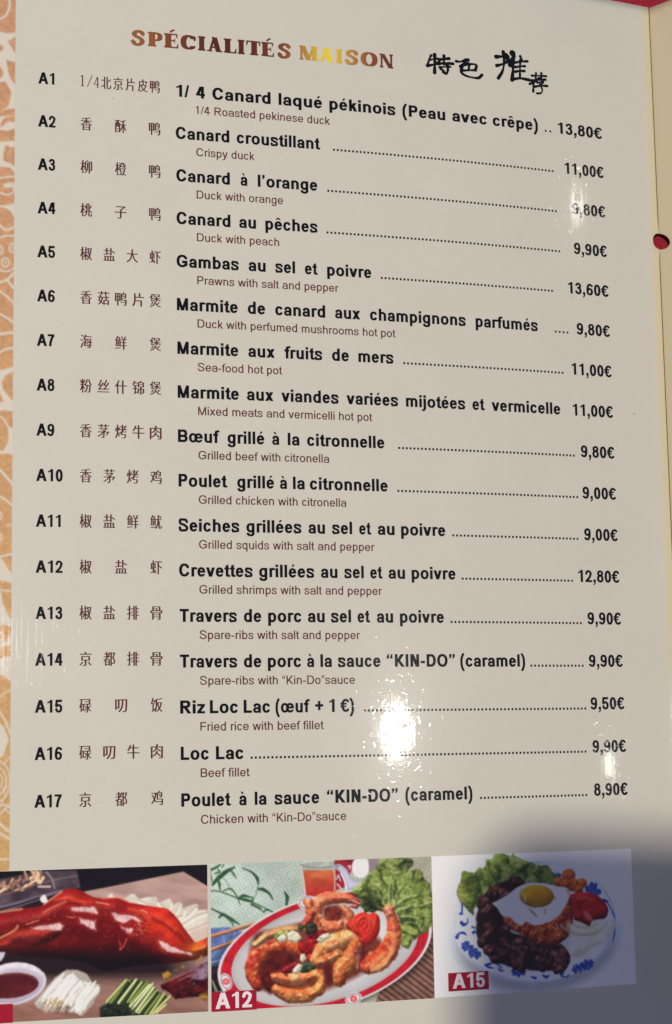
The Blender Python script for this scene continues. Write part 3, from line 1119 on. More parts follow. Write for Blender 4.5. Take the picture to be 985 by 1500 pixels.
class Art:
    """a small painting machine: colours are the printed sRGB inks, coordinates those of the artwork"""

    def __init__(self, rect, corners, step):
        x0, y0, x1, y1 = rect
        self.nx, self.ny = int(round((x1 - x0) / step)) + 1, int(round((y1 - y0) / step)) + 1
        self.mx, self.my = np.meshgrid(np.linspace(x0, x1, self.nx), np.linspace(y0, y1, self.ny))
        H = homog([(x0, y0), (x1, y0), (x1, y1), (x0, y1)], corners)
        p = np.einsum('ij,jkl->ikl', H, np.stack([self.mx, self.my, np.ones_like(self.mx)]))
        self.X, self.Y = p[0] / p[2], p[1] / p[2]
        self.img = np.zeros((self.ny, self.nx, 3))
        self.ids = np.zeros((self.ny, self.nx), int)
        self.names = ['picture']
        self.cur = 0

    def layer(self, name=None):
        if name is None:
            self.cur = 0
        else:
            self.names.append(name)
            self.cur = len(self.names) - 1

    def _win(self, P, pad):
        x0, y0 = P.min(0) - pad
        x1, y1 = P.max(0) + pad
        m = (self.X >= x0) & (self.X <= x1) & (self.Y >= y0) & (self.Y <= y1)
        r, c = np.where(m.any(1))[0], np.where(m.any(0))[0]
        if not len(r) or not len(c):
            return None
        return slice(r[0], r[-1] + 1), slice(c[0], c[-1] + 1)

    def _blend(self, w, a, col):
        col = np.asarray(col, float)
        self.img[w] = self.img[w] * (1 - a[..., None]) + col * a[..., None]
        i = self.ids[w]
        i[a > .5] = self.cur
        self.ids[w] = i

    def dist_poly(self, P, w):
        X, Y = self.X[w], self.Y[w]
        d2 = np.full(X.shape, 1e9)
        ins = np.zeros(X.shape, bool)
        j = len(P) - 1
        for i in range(len(P)):
            (x0, y0), (x1, y1) = P[j], P[i]
            ex, ey = x1 - x0, y1 - y0
            L = ex * ex + ey * ey
            if L > 1e-12:
                t = np.clip(((X - x0) * ex + (Y - y0) * ey) / L, 0, 1)
                d2 = np.minimum(d2, (X - x0 - t * ex) ** 2 + (Y - y0 - t * ey) ** 2)
            if y0 != y1:
                ins ^= ((y1 > Y) != (y0 > Y)) & (X < (x0 - x1) * (Y - y1) / (y0 - y1) + x1)
            j = i
        d = np.sqrt(d2)
        return np.where(ins, d, -d)

    def fill(self, pts, col, soft=1.2, smooth=False, rough=0, seed=1, alpha=1.0, vol=None):
        """vol = (radius, relief, light strength, gloss): shades the shape as a rounded body"""
        P = np.array(pts, float)
        if smooth:
            P = cat(P, closed=True, m=6)
        w = self._win(P, soft + 2)
        if w is None:
            return
        d = self.dist_poly(P, w)
        X, Y = self.X[w], self.Y[w]
        if rough:
            d = d + (fbm(X / (rough * 3), Y / (rough * 3), seed, 3) - .5) * rough * 2.2
        a = np.clip(.5 + d / soft, 0, 1) * alpha
        c = col(X, Y, d) if callable(col) else np.broadcast_to(np.asarray(col, float), X.shape + (3,))
        if vol:
            c = self.shade(c, d, X, Y, seed, *vol)
        self._blend(w, a, c)

    def shade(self, c, d, X, Y, seed, R, relief, k, gloss):
        t = np.clip(d / R, 0, 1)
        h = np.sqrt(np.maximum(1 - (1 - t) ** 2, 0)) * R + (fbm(X / (R * .55), Y / (R * .55), seed + 31, 4) - .5) * relief
        gy, gx = np.gradient(h)
        n = np.stack([-gx, -gy, np.ones_like(h)], -1)
        n /= np.linalg.norm(n, axis=-1, keepdims=True)
        lt = np.array([-.35, -.70, .62])
        lt /= np.linalg.norm(lt)
        df = np.clip((n * lt).sum(-1), 0, 1)
        hv = lt + np.array([0, 0, 1.0])
        hv /= np.linalg.norm(hv)
        sp = np.clip((n * hv).sum(-1), 0, 1) ** 28
        return np.clip(c * (1 - k + k * 1.45 * df)[..., None] + sp[..., None] * gloss, 0, 252)

    def line(self, pts, r, col, soft=1.0, smooth=True, alpha=1.0, vol=None, rough=0, seed=3):
        P = np.array(pts, float)
        if smooth and len(P) > 2:
            P = cat(P, m=8)
        R = np.full(len(P), float(r)) if np.isscalar(r) else np.interp(np.linspace(0, 1, len(P)), np.linspace(0, 1, len(r)), r)
        w = self._win(P, R.max() + soft + 2)
        if w is None:
            return
        X, Y = self.X[w], self.Y[w]
        d = np.full(X.shape, -1e9)
        for i in range(len(P) - 1):
            (x0, y0), (x1, y1) = P[i], P[i + 1]
            ex, ey = x1 - x0, y1 - y0
            L = ex * ex + ey * ey + 1e-9
            t = np.clip(((X - x0) * ex + (Y - y0) * ey) / L, 0, 1)
            rr = R[i] * (1 - t) + R[i + 1] * t
            d = np.maximum(d, rr - np.hypot(X - x0 - t * ex, Y - y0 - t * ey))
        if rough:
            d = d + (fbm(X / (rough * 3), Y / (rough * 3), seed, 3) - .5) * rough * 2.2
        a = np.clip(.5 + d / soft, 0, 1) * alpha
        c = col(X, Y, d) if callable(col) else np.broadcast_to(np.asarray(col, float), X.shape + (3,))
        if vol:
            c = self.shade(c, d, X, Y, seed, *vol)
        self._blend(w, a, c)

    def dot(self, x, y, rx, ry, col, soft=1.0, ang=0, **k):
        t = np.linspace(0, 2 * np.pi, 22, endpoint=False)
        ca, sa = math.cos(math.radians(ang)), math.sin(math.radians(ang))
        p = np.stack([rx * np.cos(t), ry * np.sin(t)], 1)
        self.fill(np.stack([x + p[:, 0] * ca - p[:, 1] * sa, y + p[:, 0] * sa + p[:, 1] * ca], 1), col, soft, **k)

    def build(self, name, parent, label, inkf=ink, lift=.02, blur=True):
        im = self.img
        if blur:                                            # the print is a little soft
            p = np.pad(im, ((1, 1), (1, 1), (0, 0)), 'edge')
            im = (p[1:-1, 1:-1] * 4 + (p[:-2, 1:-1] + p[2:, 1:-1] + p[1:-1, :-2] + p[1:-1, 2:]) * 1.6 + p[:-2, :-2] * .6 + p[2:, 2:] * .6 + p[2:, :-2] * .6 + p[:-2, 2:] * .6) / (4 + 6.4 + 2.4)
        V = world(self.mx.ravel(), self.my.ravel(), lift)
        C = inkf(im.reshape(-1, 3))
        q = np.arange(self.nx * self.ny).reshape(self.ny, self.nx)
        F = np.stack([q[:-1, :-1], q[1:, :-1], q[1:, 1:], q[:-1, 1:]], -1).reshape(-1, 4)
        fid = self.ids[:-1, :-1].ravel()
        root = None
        for k, nm in enumerate(self.names):
            Fk = F if k == 0 else F[fid == k]
            if not len(Fk):
                continue
            u, inv = np.unique(Fk, return_inverse=True)
            o = mesh_np(name if k == 0 else nm, V[u] + (0 if k == 0 else np.array([0, 0, .012 * MM], np.float32)), inv.reshape(-1, 4), M_INK, cols=C[u])
            if k == 0:
                root = part(o, menu, label)
            else:
                part(o, root)
        return root


def var(base, amp, sc, seed, base2=None, octv=4):
    """mottled colour"""
    base = np.asarray(base, float)
    b2 = base * .6 if base2 is None else np.asarray(base2, float)

    def f(X, Y, d):
        n = np.clip((fbm(X / sc, Y / sc, seed, octv) - .5) * amp * 2.4 + .5, 0, 1)[..., None]
        return b2 * (1 - n) + base * n
    return f


def z(pts, ox, oy, s):
    return [(ox + x / s, oy + y / s) for x, y in pts]


# ---- picture 1: lacquered duck on a board
def duck_picture():
    A = Art((-105.25, 120.2, -39.6, 160.3), [(-45.23, 1278.12), (303.84, 1266.49), (305.43, 1481.37), (-47.52, 1500.64)], .2)
    X, Y = A.X, A.Y
    z1 = lambda p: z(p, 0, 1250, 6.156)
    z2 = lambda p: z(p, 150, 1250, 5.794)
    z3 = lambda p: z(p, 0, 1370, 6.156)
    z4 = lambda p: z(p, 150, 1370, 5.794)
    n = fbm(X / 60, Y / 14, 3, 4)[..., None]
    A.img[:] = np.array([17, 14, 16]) + n * 8
    # board, lit at the back, brown in front, with the duck's shadow between
    A.layer('cutting_board')

    def board(X, Y, d):
        t = np.clip((Y - 1385) / 95, 0, 1)[..., None]
        c = np.array([176, 140, 130]) * (1 - t) + np.array([143, 100, 86]) * t
        n = fbm(X / 40 + Y / 90, Y / 9 - X / 60, 8, 4)[..., None]
        c = c * (.80 + .36 * n)
        sh = np.clip(1.35 * np.exp(-((Y - (1413 - .02 * X)) / 24) ** 2), 0, 1) * np.clip((300 - X) / 60, 0, 1)
        sh = np.maximum(sh, np.clip((1450 - Y) / 34, 0, 1) * np.clip((110 - X) / 40, 0, 1))
        return c * (1 - .93 * np.clip(sh, 0, 1)[..., None]) + np.array([24, 14, 15]) * np.clip(sh, 0, 1)[..., None]
    A.fill([(-60, 1350), (60, 1318), (150, 1301), (269, 1276.7), (306, 1299), (312, 1490), (-60, 1510)], board)
    # glass tray of nibbles
    A.layer('nibble_tray')
    A.fill([(-60, 1302), (0, 1288), (50, 1277.5), (113, 1274.5), (117, 1292), (118, 1300), (92, 1306), (30, 1327), (0, 1333), (-60, 1350)], var((98, 80, 88), 1, 26, 5, (56, 44, 52)))
    A.fill(z1([(440, 160), (690, 165), (715, 260), (500, 320), (470, 230)]), var((106, 90, 98), .8, 20, 6, (70, 56, 64)))
    A.line(z1([(0, 385), (260, 300), (490, 240), (700, 200)]), 1.0, (150, 130, 128), alpha=.5)
    rng = np.random.default_rng(4)
    for k in range(46):
        t = rng.random()
        x, y = -55 + t * 118, 1318 - t * 36 + rng.normal() * 5.5
        a = rng.normal() * .7 + .3
        L = 2.5 + rng.random() * 5
        cc = np.array([[226, 190, 150], [205, 165, 126], [178, 132, 104], [146, 104, 84]][rng.integers(4)])
        A.line([(x - L * math.cos(a), y + L * math.sin(a)), (x, y + rng.normal()), (x + L * math.cos(a), y - L * math.sin(a))], 1.0 + rng.random() * 1.3, cc, soft=1.4)
    A.line(z1([(0, 385), (150, 340), (330, 280)]), .8, (120, 76, 66))
    A.line(z1([(350, 300), (455, 300)]), 1.5, (205, 180, 168))
    A.line(z1([(280, 250), (300, 220), (330, 165)]), 1.2, (196, 150, 120))
    A.line(z1([(420, 165), (470, 230), (495, 315)]), .9, (165, 140, 130))
    A.fill(z1([(0, 480), (360, 380), (560, 325), (590, 330), (380, 410), (120, 500), (0, 515)]), (120, 104, 118), soft=3)
    A.line(z1([(0, 505), (160, 465), (360, 400)]), 1.3, (34, 24, 30))
    # prawn crackers behind
    A.layer('prawn_crackers')
    petals = [[(40, 365), (80, 335), (110, 380), (100, 400)], [(190, 385), (240, 345), (275, 345), (310, 390), (380, 370), (455, 365), (472, 385), (450, 430), (560, 385), (588, 390), (575, 450), (640, 415), (672, 415), (660, 470), (700, 460), (790, 430), (815, 435), (806, 480), (893, 480), (893, 720), (790, 755), (700, 640), (560, 470), (400, 440), (250, 425)]]
    for p in petals:
        A.fill(z2(p), lambda X, Y, d: np.array([222, 210, 192]) * (.84 + .22 * fbm(X / 14, Y / 14, 12, 3)[..., None]), soft=1.6)
    for a, b, c in (((310, 395), (370, 420), (450, 440)), ((470, 400), (500, 440), (520, 460)), ((590, 400), (580, 460), (600, 490)), ((672, 420), (640, 480), (620, 510)), ((800, 450), (730, 520), (670, 560)), ((893, 500), (800, 530), (690, 600)), ((893, 590), (800, 630), (740, 650)), ((700, 470), (690, 520), (640, 540))):
        A.line(z2([a, b, c]), 1.3, (184, 164, 146), soft=2.2, alpha=.8)
        A.line(z2([(a[0], a[1] + 22), (b[0], b[1] + 22), (c[0], c[1] + 18)]), 1.6, (243, 236, 222), soft=2.2, alpha=.8)
    A.fill(z2([(740, 660), (893, 600), (893, 720), (790, 755)]), (206, 176, 158), soft=6, alpha=.8)
    # duck
    A.layer('roast_duck')
    body = [(-60, 1352), (0, 1338), (20, 1334), (38, 1330), (60, 1327), (74.7, 1318), (88, 1308), (97, 1302), (108, 1301), (119, 1304), (128, 1309.5), (140, 1314.7), (158, 1315.6), (172, 1315), (191, 1322), (226, 1328), (246, 1332), (260, 1345), (271, 1361), (281, 1374), (288, 1380), (304, 1373), (312, 1371), (312, 1395), (293, 1403), (283, 1406.5), (253, 1411), (228, 1412), (193, 1415), (167, 1420), (150, 1421), (120, 1408), (65, 1402), (40, 1401), (13, 1396), (0, 1391), (-60, 1384)]

    def skin(X, Y, d):
        c = np.zeros(X.shape + (3,)) + np.array([142, 22, 20])
        g = lambda x, y, rx, ry: np.exp(-((X - x) / rx) ** 2 - ((Y - y) / ry) ** 2)[..., None]
        mix = lambda c, col, m: c * (1 - m) + np.array(col) * m
        c = mix(c, (206, 48, 24), np.clip(g(246, 1362, 42, 34) * 1.1, 0, 1))
        c = mix(c, (190, 40, 22), g(120, 1318, 50, 14) * .8)
        c = mix(c, (176, 32, 24), g(90, 1372, 34, 14) * .7)
        c = mix(c, (210, 96, 34), np.clip(g(290, 1392, 16, 18) * 1.2, 0, 1))
        c = mix(c, (112, 10, 18), np.clip(g(120, 1364, 60, 13) * .7 + g(30, 1345, 30, 12) * .5 + g(175, 1388, 60, 16) * .75, 0, .9))
        c = mix(c, (120, 34, 26), g(15, 1378, 34, 14) * .7)
        low = np.clip((Y - (1384 + 8 * np.sin(X / 40))) / 24, 0, 1)[..., None]
        c = mix(c, (62, 8, 14), low * np.clip((262 - X) / 40, 0, 1)[..., None] * .95)
        c = mix(c, (44, 8, 12), np.clip((Y - 1399) / 10, 0, 1)[..., None] * np.clip((150 - X) / 60, .15, .9)[..., None])
        n = fbm(X / 13, Y / 10, 15, 5)[..., None]
        c = c * (.78 + .44 * n)
        c = c * (.80 + .20 * np.clip((X - 150) / 90, 0, 1)[..., None]) * (1.06 - .42 * np.clip((Y - 1352) / 52, 0, 1)[..., None] * np.clip((270 - X) / 60, .35, 1)[..., None])
        f = fbm(X / 3.2, Y / 3.2, 77, 3)[..., None]
        return np.clip(c + (f > .74) * np.array([34, 26, 20]) * (n > .5), 0, 250)
    A.fill(body, skin, soft=1.6, smooth=True, vol=(20, .9, .50, 30))
    # thigh and wing folded against the body
    A.fill(z1([(-120, 800), (0, 772), (130, 705), (300, 668), (450, 640), (560, 628), (600, 670), (540, 745), (420, 820), (250, 885), (60, 900), (-120, 890)]), lambda X, Y, d: np.array([128, 28, 21]) * (.66 + .5 * fbm(X / 16, Y / 11, 18, 4)[..., None]) + np.array([40, 26, 8]) * np.clip(1 - np.abs(Y - 1366) / 9, 0, 1)[..., None] * np.clip((70 - X) / 60, 0, 1)[..., None], soft=5, smooth=True, vol=(14, 1.5, .52, 22), seed=18)
    A.dot(*z1([(180, 800)])[0], 13, 7, (78, 12, 18), soft=9, alpha=.8)
    for p, w_ in ((z1([(180, 640), (300, 600), (420, 560), (560, 560), (650, 600)]), 1.8), (z1([(420, 470), (520, 440), (620, 440), (740, 470)]), 1.6), (z1([(560, 700), (700, 720), (860, 740), (985, 780)]), 2.2), (z2([(0, 560), (120, 610), (200, 700), (210, 800)]), 1.8), (z2([(430, 545), (540, 610), (640, 690), (690, 745)]), 1.6)):
        A.line(p, w_, (88, 10, 14), soft=6, alpha=.6)
    for p, w_ in ((z1([(200, 618), (320, 580), (440, 545)]), 1.2), (z2([(440, 530), (560, 600), (660, 680)]), 1.4), (z1([(500, 420), (620, 400), (760, 440)]), 1.6), (z2([(230, 470), (330, 500), (400, 560)]), 2.4)):
        A.line(p, w_, (226, 92, 58), soft=5, alpha=.55)
    hl = (226, 196, 200)
    spots = [z1([(640, 490), (700, 487), (760, 485), (850, 480), (880, 540), (800, 530), (720, 522), (650, 515)]), z1([(720, 580), (770, 600), (865, 605), (860, 640), (868, 695), (810, 675), (770, 640), (725, 630)]),
             z1([(290, 672), (400, 650), (480, 640), (540, 625), (575, 655), (550, 690), (440, 690), (320, 690)]), z2([(80, 505), (190, 520), (290, 535), (330, 575), (310, 585), (260, 555), (180, 585), (110, 560)]),
             z2([(165, 630), (260, 640), (240, 690)]), z2([(470, 740), (510, 740), (580, 790), (690, 830), (755, 848), (750, 862), (640, 840), (550, 830), (510, 800)])]
    for i, s in enumerate(spots):
        A.fill(s, (214, 96, 84), soft=9, alpha=.55, smooth=True)
        A.fill(s, lambda X, Y, d: np.array([244, 208, 206]) * (.72 + .34 * fbm(X / 4, Y / 4, 21, 3)[..., None]), soft=2.2, rough=2.0, seed=40 + i, alpha=.92)
    for p, w_, cc in ((z1([(390, 535), (470, 490), (600, 432)]), 1.1, (205, 112, 78)), (z1([(240, 640), (300, 620), (350, 603)]), 1.0, (214, 130, 108)), (z1([(0, 765), (130, 695), (165, 650)]), 1.5, (206, 140, 104)), (z1([(0, 530), (100, 515), (200, 500)]), 1.6, (196, 142, 108)),
                      (z1([(400, 460), (480, 400), (560, 345)]), 1.2, (222, 150, 120)), (z1([(870, 440), (940, 452), (985, 460)]), 1.0, (224, 150, 130)), (z1([(600, 570), (660, 580), (690, 570)]), .8, (214, 110, 80)), (z1([(640, 430), (740, 435), (830, 440)]), .8, (206, 70, 60)),
                      (z2([(330, 480), (360, 490), (380, 505)]), 1.4, (226, 130, 110)), (z2([(500, 570), (560, 620), (640, 690)]), .9, (150, 30, 18)), (z2([(640, 660), (680, 720), (690, 745)]), 1.6, (140, 26, 16)), (z2([(210, 720), (180, 790), (150, 820)]), .8, (220, 100, 76)), (z2([(140, 740), (160, 780), (150, 815)]), .7, (200, 80, 60)),
                      (z2([(0, 385), (130, 378), (240, 420)]), .8, (236, 120, 104))):
        A.line(p, w_, cc, soft=1.3, alpha=.85)
    for k in range(60):
        x, y = 30 + rng.random() * 200, 1330 + rng.random() * 44
        A.dot(x, y, .5 + rng.random() * .7, .5 + rng.random() * .5, (222, 120, 96), soft=1.1, alpha=.7)
    for k in range(26):
        x, y = z2([(330 + rng.normal() * 22, 640 + rng.normal() * 40)])[0]
        A.dot(x, y, .6 + rng.random() * .5, .6, (236, 176, 156), soft=1.1, alpha=.8)
    A.fill(z1([(365, 405), (400, 372), (420, 395), (432, 430), (400, 448), (375, 435)]), (232, 224, 220), soft=1.6, smooth=True)
    # duck head
    A.layer('duck_head')
    A.fill(z4([(495, 415), (600, 365), (720, 300), (830, 270), (905, 220), (905, 490), (870, 512), (700, 530), (620, 540), (565, 480), (505, 455)]), var((96, 22, 20), 1, 9, 23, (44, 10, 12)), soft=2.2, rough=1.2, vol=(8, 3, .4, 14))
    A.fill(z4([(840, 245), (905, 215), (905, 355), (860, 377), (760, 372), (720, 340)]), var((150, 124, 140), 1, 7, 24, (92, 52, 64)), soft=2.2)
    A.line(z4([(500, 415), (640, 350), (790, 282)]), [.6, 1.7, 1.2], (142, 84, 88))
    A.line(z4([(650, 380), (740, 345), (820, 330)]), 1.0, (170, 110, 110), alpha=.7)
    A.dot(*z4([(778, 410)])[0], 4.2, 3.4, (30, 20, 22), soft=1.6)
    A.dot(*z4([(778, 410)])[0], 1.7, 1.5, (110, 92, 90), soft=1.4)
    for p in ([(510, 325), (560, 300), (600, 345), (570, 385), (520, 370)], [(600, 300), (690, 250), (700, 270), (640, 300)], [(820, 500), (895, 470), (895, 550), (880, 560), (840, 540)]):
        A.fill(z4(p), var((180, 132, 50), 1, 5, 27, (104, 64, 26)), soft=1.8)
    A.line(z4([(800, 240), (845, 175)]), 1.0, (176, 130, 62))
    # bowls
    A.layer('sauce_bowl')
    A.fill(z3([(-40, 150), (52, 150), (40, 190), (15, 228), (-40, 245)]), (196, 186, 200), soft=1.4)
    A.dot(21, 1440.5, 47.5, 31, lambda X, Y, d: (np.array([206, 196, 208]) - np.clip((Y - 1432) / 60, -.3, 1)[..., None] * 46 - np.clip((X - 20) / 120, -.5, .5)[..., None] * 12) * (.95 + .1 * fbm(X / 16, Y / 9, 30, 3)[..., None]), soft=1.5, ang=-7)
    A.dot(21, 1444, 43, 26, (168, 150, 164), soft=6, ang=-7, alpha=.55)
    A.dot(16, 1443.5, 41.5, 18.6, var((100, 30, 32), .8, 22, 31, (70, 20, 24)), soft=1.5, ang=-6)
    A.line([(-25, 1433), (10, 1427), (40, 1428), (55, 1436)], .8, (140, 84, 84), alpha=.6)
    A.line([(-30, 1467), (20, 1470.5), (54, 1456), (67, 1436), (64, 1424)], .8, (232, 226, 232), alpha=.7)
    for p in ([(220, 285), (240, 262)], [(310, 310), (318, 285)]):
        A.line(z3(p), 1.0, (246, 240, 244), smooth=False)
    # shredded leek
    A.layer('spring_onion')
    A.fill(z3([(310, 605), (345, 560), (500, 380), (600, 310), (700, 310), (790, 350), (835, 425), (900, 440), (910, 490), (830, 630), (745, 725), (660, 695), (560, 690), (420, 690), (330, 650)]), (172, 158, 146), soft=2.2, rough=1)
    for k in range(95):
        t = rng.random()
        bx, by = 330 + t * 400 + rng.normal() * 16, 610 + t * 80 + rng.normal() * 18
        tx, ty = 560 + t * 330 + rng.normal() * 14, 325 + t * 140 + rng.normal() * 20
        s0, s1 = rng.random() * .25, .75 + rng.random() * .27
        cc = np.array([[238, 238, 234], [228, 226, 218], [210, 206, 196], [184, 176, 164]][rng.choice(4, p=[.4, .3, .2, .1])])
        P0 = (bx + (tx - bx) * s0, by + (ty - by) * s0)
        P1 = (bx + (tx - bx) * s1, by + (ty - by) * s1)
        A.line(z3([P0, ((P0[0] + P1[0]) / 2 - 8, (P0[1] + P1[1]) / 2 - 8), P1]), .75 + rng.random() * .55, cc, soft=1.0)
    for k in range(30):
        x, y = 480 + rng.normal() * 75, 620 + rng.normal() * 30
        A.line(z3([(x, y), (x + 25, y - 30)]), 1.0, [(176, 128, 74), (132, 92, 50), (206, 176, 130)][rng.integers(3)], soft=1.6, alpha=.6)
    for k in range(18):
        x = 350 + rng.random() * 330
        A.line(z3([(x, 670 + rng.random() * 30), (x + 20 + rng.random() * 30, 640)]), .6, [(86, 62, 34), (60, 44, 28), (190, 180, 160)][rng.integers(3)], soft=1.0)
    # cucumber sticks
    A.layer('cucumber_sticks')
    A.fill(z4([(-20, 610), (60, 560), (150, 560), (300, 600), (420, 690), (300, 700), (-20, 700)]), var((44, 52, 32), 1, 5, 34, (18, 22, 16)), soft=2)
    A.fill(z4([(40, 570), (200, 385), (290, 375), (440, 410), (470, 480), (560, 520), (440, 670), (300, 670), (200, 600)]), (42, 52, 28), soft=2)
    st = [((40, 565), (205, 380), 1), ((72, 572), (232, 385), 0), ((100, 575), (220, 400), 3), ((140, 572), (288, 378), 2), ((215, 560), (335, 398), 1), ((190, 565), (300, 395), 3), ((240, 570), (382, 398), 0), ((240, 600), (400, 420), 2), ((262, 620), (428, 412), 2), ((290, 645), (440, 440), 2), ((312, 655), (462, 470), 1), ((340, 660), (466, 485), 3), ((368, 664), (488, 505), 0), ((408, 668), (526, 496), 1), ((435, 662), (576, 518), 4), ((465, 655), (540, 590), 4)]
    pal = [(124, 138, 62), (176, 186, 112), (206, 212, 148), (40, 54, 26), (196, 186, 120)]
    for a, b, c in st:
        A.line(z4([a, b]), 2.0, pal[c], soft=1.3, smooth=False)
        A.line(z4([(a[0] + 9, a[1] + 4), (b[0] + 9, b[1] + 4)]), .7, np.array(pal[c]) * .5, soft=1.0, smooth=False)
        A.line(z4([(a[0] - 5, a[1]), (b[0] - 5, b[1] + 6)]), .6, np.minimum(np.array(pal[c]) * 1.15 + 10, 240), soft=1.0, smooth=False)
    for k in range(40):
        x, y = z4([(rng.random() * 300, 570 + rng.random() * 110)])[0]
        A.dot(x, y, .8 + rng.random() * 1.2, .6 + rng.random() * .7, [(74, 82, 52), (14, 18, 12), (120, 124, 88), (52, 66, 38)][rng.integers(4)], soft=1.2, ang=-40, alpha=.8)
    return A


# ---- picture 2: fried prawns on a red rimmed plate
def prawn_picture():
    A = Art((-38.68, 120.15, 26.93, 160.3), [(308.77, 1266.06), (631.79, 1254.74), (636.78, 1461.95), (310.41, 1481.1)], .2)
    X, Y = A.X, A.Y
    rng = np.random.default_rng(9)
    z5 = lambda p: z(p, 300, 1250, 5.472)
    z6 = lambda p: z(p, 460, 1240, 5.472)
    z7 = lambda p: z(p, 300, 1370, 5.472)
    z8 = lambda p: z(p, 460, 1370, 5.472)
    # woven mat: short diagonal twill dashes
    u, v = (X * .82 + Y * .57), (-X * .57 + Y * .82)
    cell = np.floor(u / 15) + np.floor(v / 15)
    saw = np.where(cell % 2 == 0, np.sin((u + .5 * v) * 2 * np.pi / 5.2), np.sin((.5 * u - v) * 2 * np.pi / 5.2))
    n = fbm(X / 34, Y / 34, 2, 4)
    wv = (.5 + .5 * saw) * (.35 + .9 * fbm(X / 18, Y / 18, 5, 3))
    t = np.clip((X - 400) / 200, 0, 1)[..., None]
    cA = np.array([196, 206, 194]) * (1 - t) + np.array([176, 170, 148]) * t
    cB = np.array([120, 136, 126]) * (1 - t) + np.array([98, 96, 80]) * t
    A.img[:] = cA * (1 - wv[..., None] * .52) + cB * wv[..., None] * .52
    A.img *= (.88 + .24 * n)[..., None]
    # slatted table mat at the lower right and lower left
    A.layer('bamboo_mat')

    def slats(X, Y, d):
        k = (X * .60 - Y * .80) / 7.6
        f = k - np.floor(k)
        n = fbm(X / 8, Y / 8, 6, 4)
        c = np.array([112, 78, 66]) * (.42 + .85 * np.clip(np.sin(f * np.pi), 0, 1) ** .7)[..., None] * (.72 + .55 * n)[..., None]
        kn = np.clip(1 - np.abs(((X * .8 + Y * .6 + 17 * np.floor(k) % 41) % 46) - 5) / 2.4, 0, 1)[..., None]
        return c * (1 - .25 * kn) + np.array([150, 118, 102]) * .22 * kn
    A.fill([(540, 1490), (556, 1452), (600, 1420), (626, 1372), (632, 1350), (645, 1345), (645, 1490)], slats)
    A.layer('blue_tray')
    A.fill(z5([(40, 600), (190, 590), (330, 640), (240, 900), (40, 960)]), lambda X, Y, d: np.where((np.sin(X * 1.5 + Y * .5) * np.sin(Y * 1.25 - X * .2) > .1)[..., None], np.array([140, 156, 196]), np.array([66, 88, 150])) * (.75 + .5 * fbm(X / 8, Y / 8, 9, 3)[..., None]))
    A.fill(z7([(40, 180), (130, 180), (135, 225), (110, 250), (40, 262)]), (84, 104, 156), soft=1.5)
    A.line(z7([(40, 222), (130, 196)]), 1.0, (176, 186, 210), smooth=False)
    A.fill(z7([(40, 250), (128, 240), (130, 340), (150, 440), (60, 460), (40, 460)]), var((76, 58, 58), 1, 9, 10, (46, 34, 36)), soft=1.5)
    A.line(z7([(60, 365), (95, 440)]), 1.8, (196, 176, 166), smooth=False)
    A.line(z7([(52, 360), (80, 450)]), .8, (60, 44, 44), smooth=False)
    # bamboo sprigs
    A.layer('leaf_sprig')
    g1, g2 = (46, 82, 52), (76, 104, 70)
    for p, r, c in (([(50, 300), (120, 305), (270, 360), (400, 400), (540, 465)], [1.0, .9, 1.2, 1.3, .7], g2), ([(70, 250), (120, 190), (240, 110)], [1.6, 3.4, 1.2], g1), ([(60, 255), (150, 160), (205, 120)], [1.2, 2.6, 1.0], g1), ([(300, 118), (375, 150), (420, 200), (430, 258)], [.6, 1.3, 2.6, .5], g1), ([(205, 130), (235, 170), (255, 200)], [.8, 1.7, .4], g2), ([(430, 262), (410, 330), (385, 390)], [.7, .6, .5], (110, 128, 100)),
                    ([(430, 285), (470, 290), (520, 325), (545, 370)], [1.6, 2.6, 1.5, .8], g1), ([(640, 310), (660, 350), (655, 408)], [1.2, 2.7, 2.0], g1), ([(150, 300), (210, 285), (262, 345)], [.8, 1.6, .8], g2), ([(265, 365), (310, 340), (375, 352)], [1.2, 2.4, .8], g1), ([(270, 360), (330, 372), (380, 380), (385, 345)], [1.2, 2.2, 1.4, .6], g1), ([(270, 370), (285, 415)], [.9, .4], g2), ([(380, 410), (440, 440), (470, 470)], [2.2, 1.8, .6], g2), ([(470, 470), (500, 450), (545, 468)], [1.0, 1.6, .6], g1),
                    ([(50, 440), (120, 475), (200, 520), (280, 568)], [.9, 1.4, 2.6, .8], g1), ([(115, 515), (150, 490), (200, 520)], [1.2, 2.6, 1.0], g1), ([(190, 525), (220, 555), (230, 590)], [1.3, 1.4, .4], g2), ([(60, 130), (100, 110), (130, 85)], [1.8, 1.8, .8], g1), ([(70, 250), (50, 180), (48, 120)], [.9, 1.2, .6], g2), ([(85, 160), (120, 150), (110, 130)], [1.2, 1.6, 1.0], g2), ([(110, 215), (120, 250), (125, 298)], [1.6, 2.0, .5], g1), ([(140, 110), (155, 88)], [1.0, 1.0], g2), ([(150, 190), (190, 250), (200, 280)], [.5, .6, .4], (120, 140, 110))):
        A.line(z5(p), r, lambda X, Y, d, c=c: np.array(c) * (.72 + .5 * fbm(X / 5, Y / 5, 13, 3)[..., None]), soft=1.3)
    # glass of tea and pot
    A.layer('tea_glass')
    A.fill(z5([(765, 85), (800, 70), (985, 60), (1060, 60), (1050, 330), (905, 345), (808, 345), (790, 200)]), lambda X, Y, d: A_mix(X, Y), soft=1.3)
    A.line(z5([(765, 90), (830, 108), (920, 115), (1050, 105)]), .9, (124, 130, 122))
    A.line(z5([(800, 70), (900, 60), (1040, 58)]), .8, (206, 210, 200))
    A.line(z5([(770, 100), (792, 210), (808, 345)]), .8, (216, 200, 190))
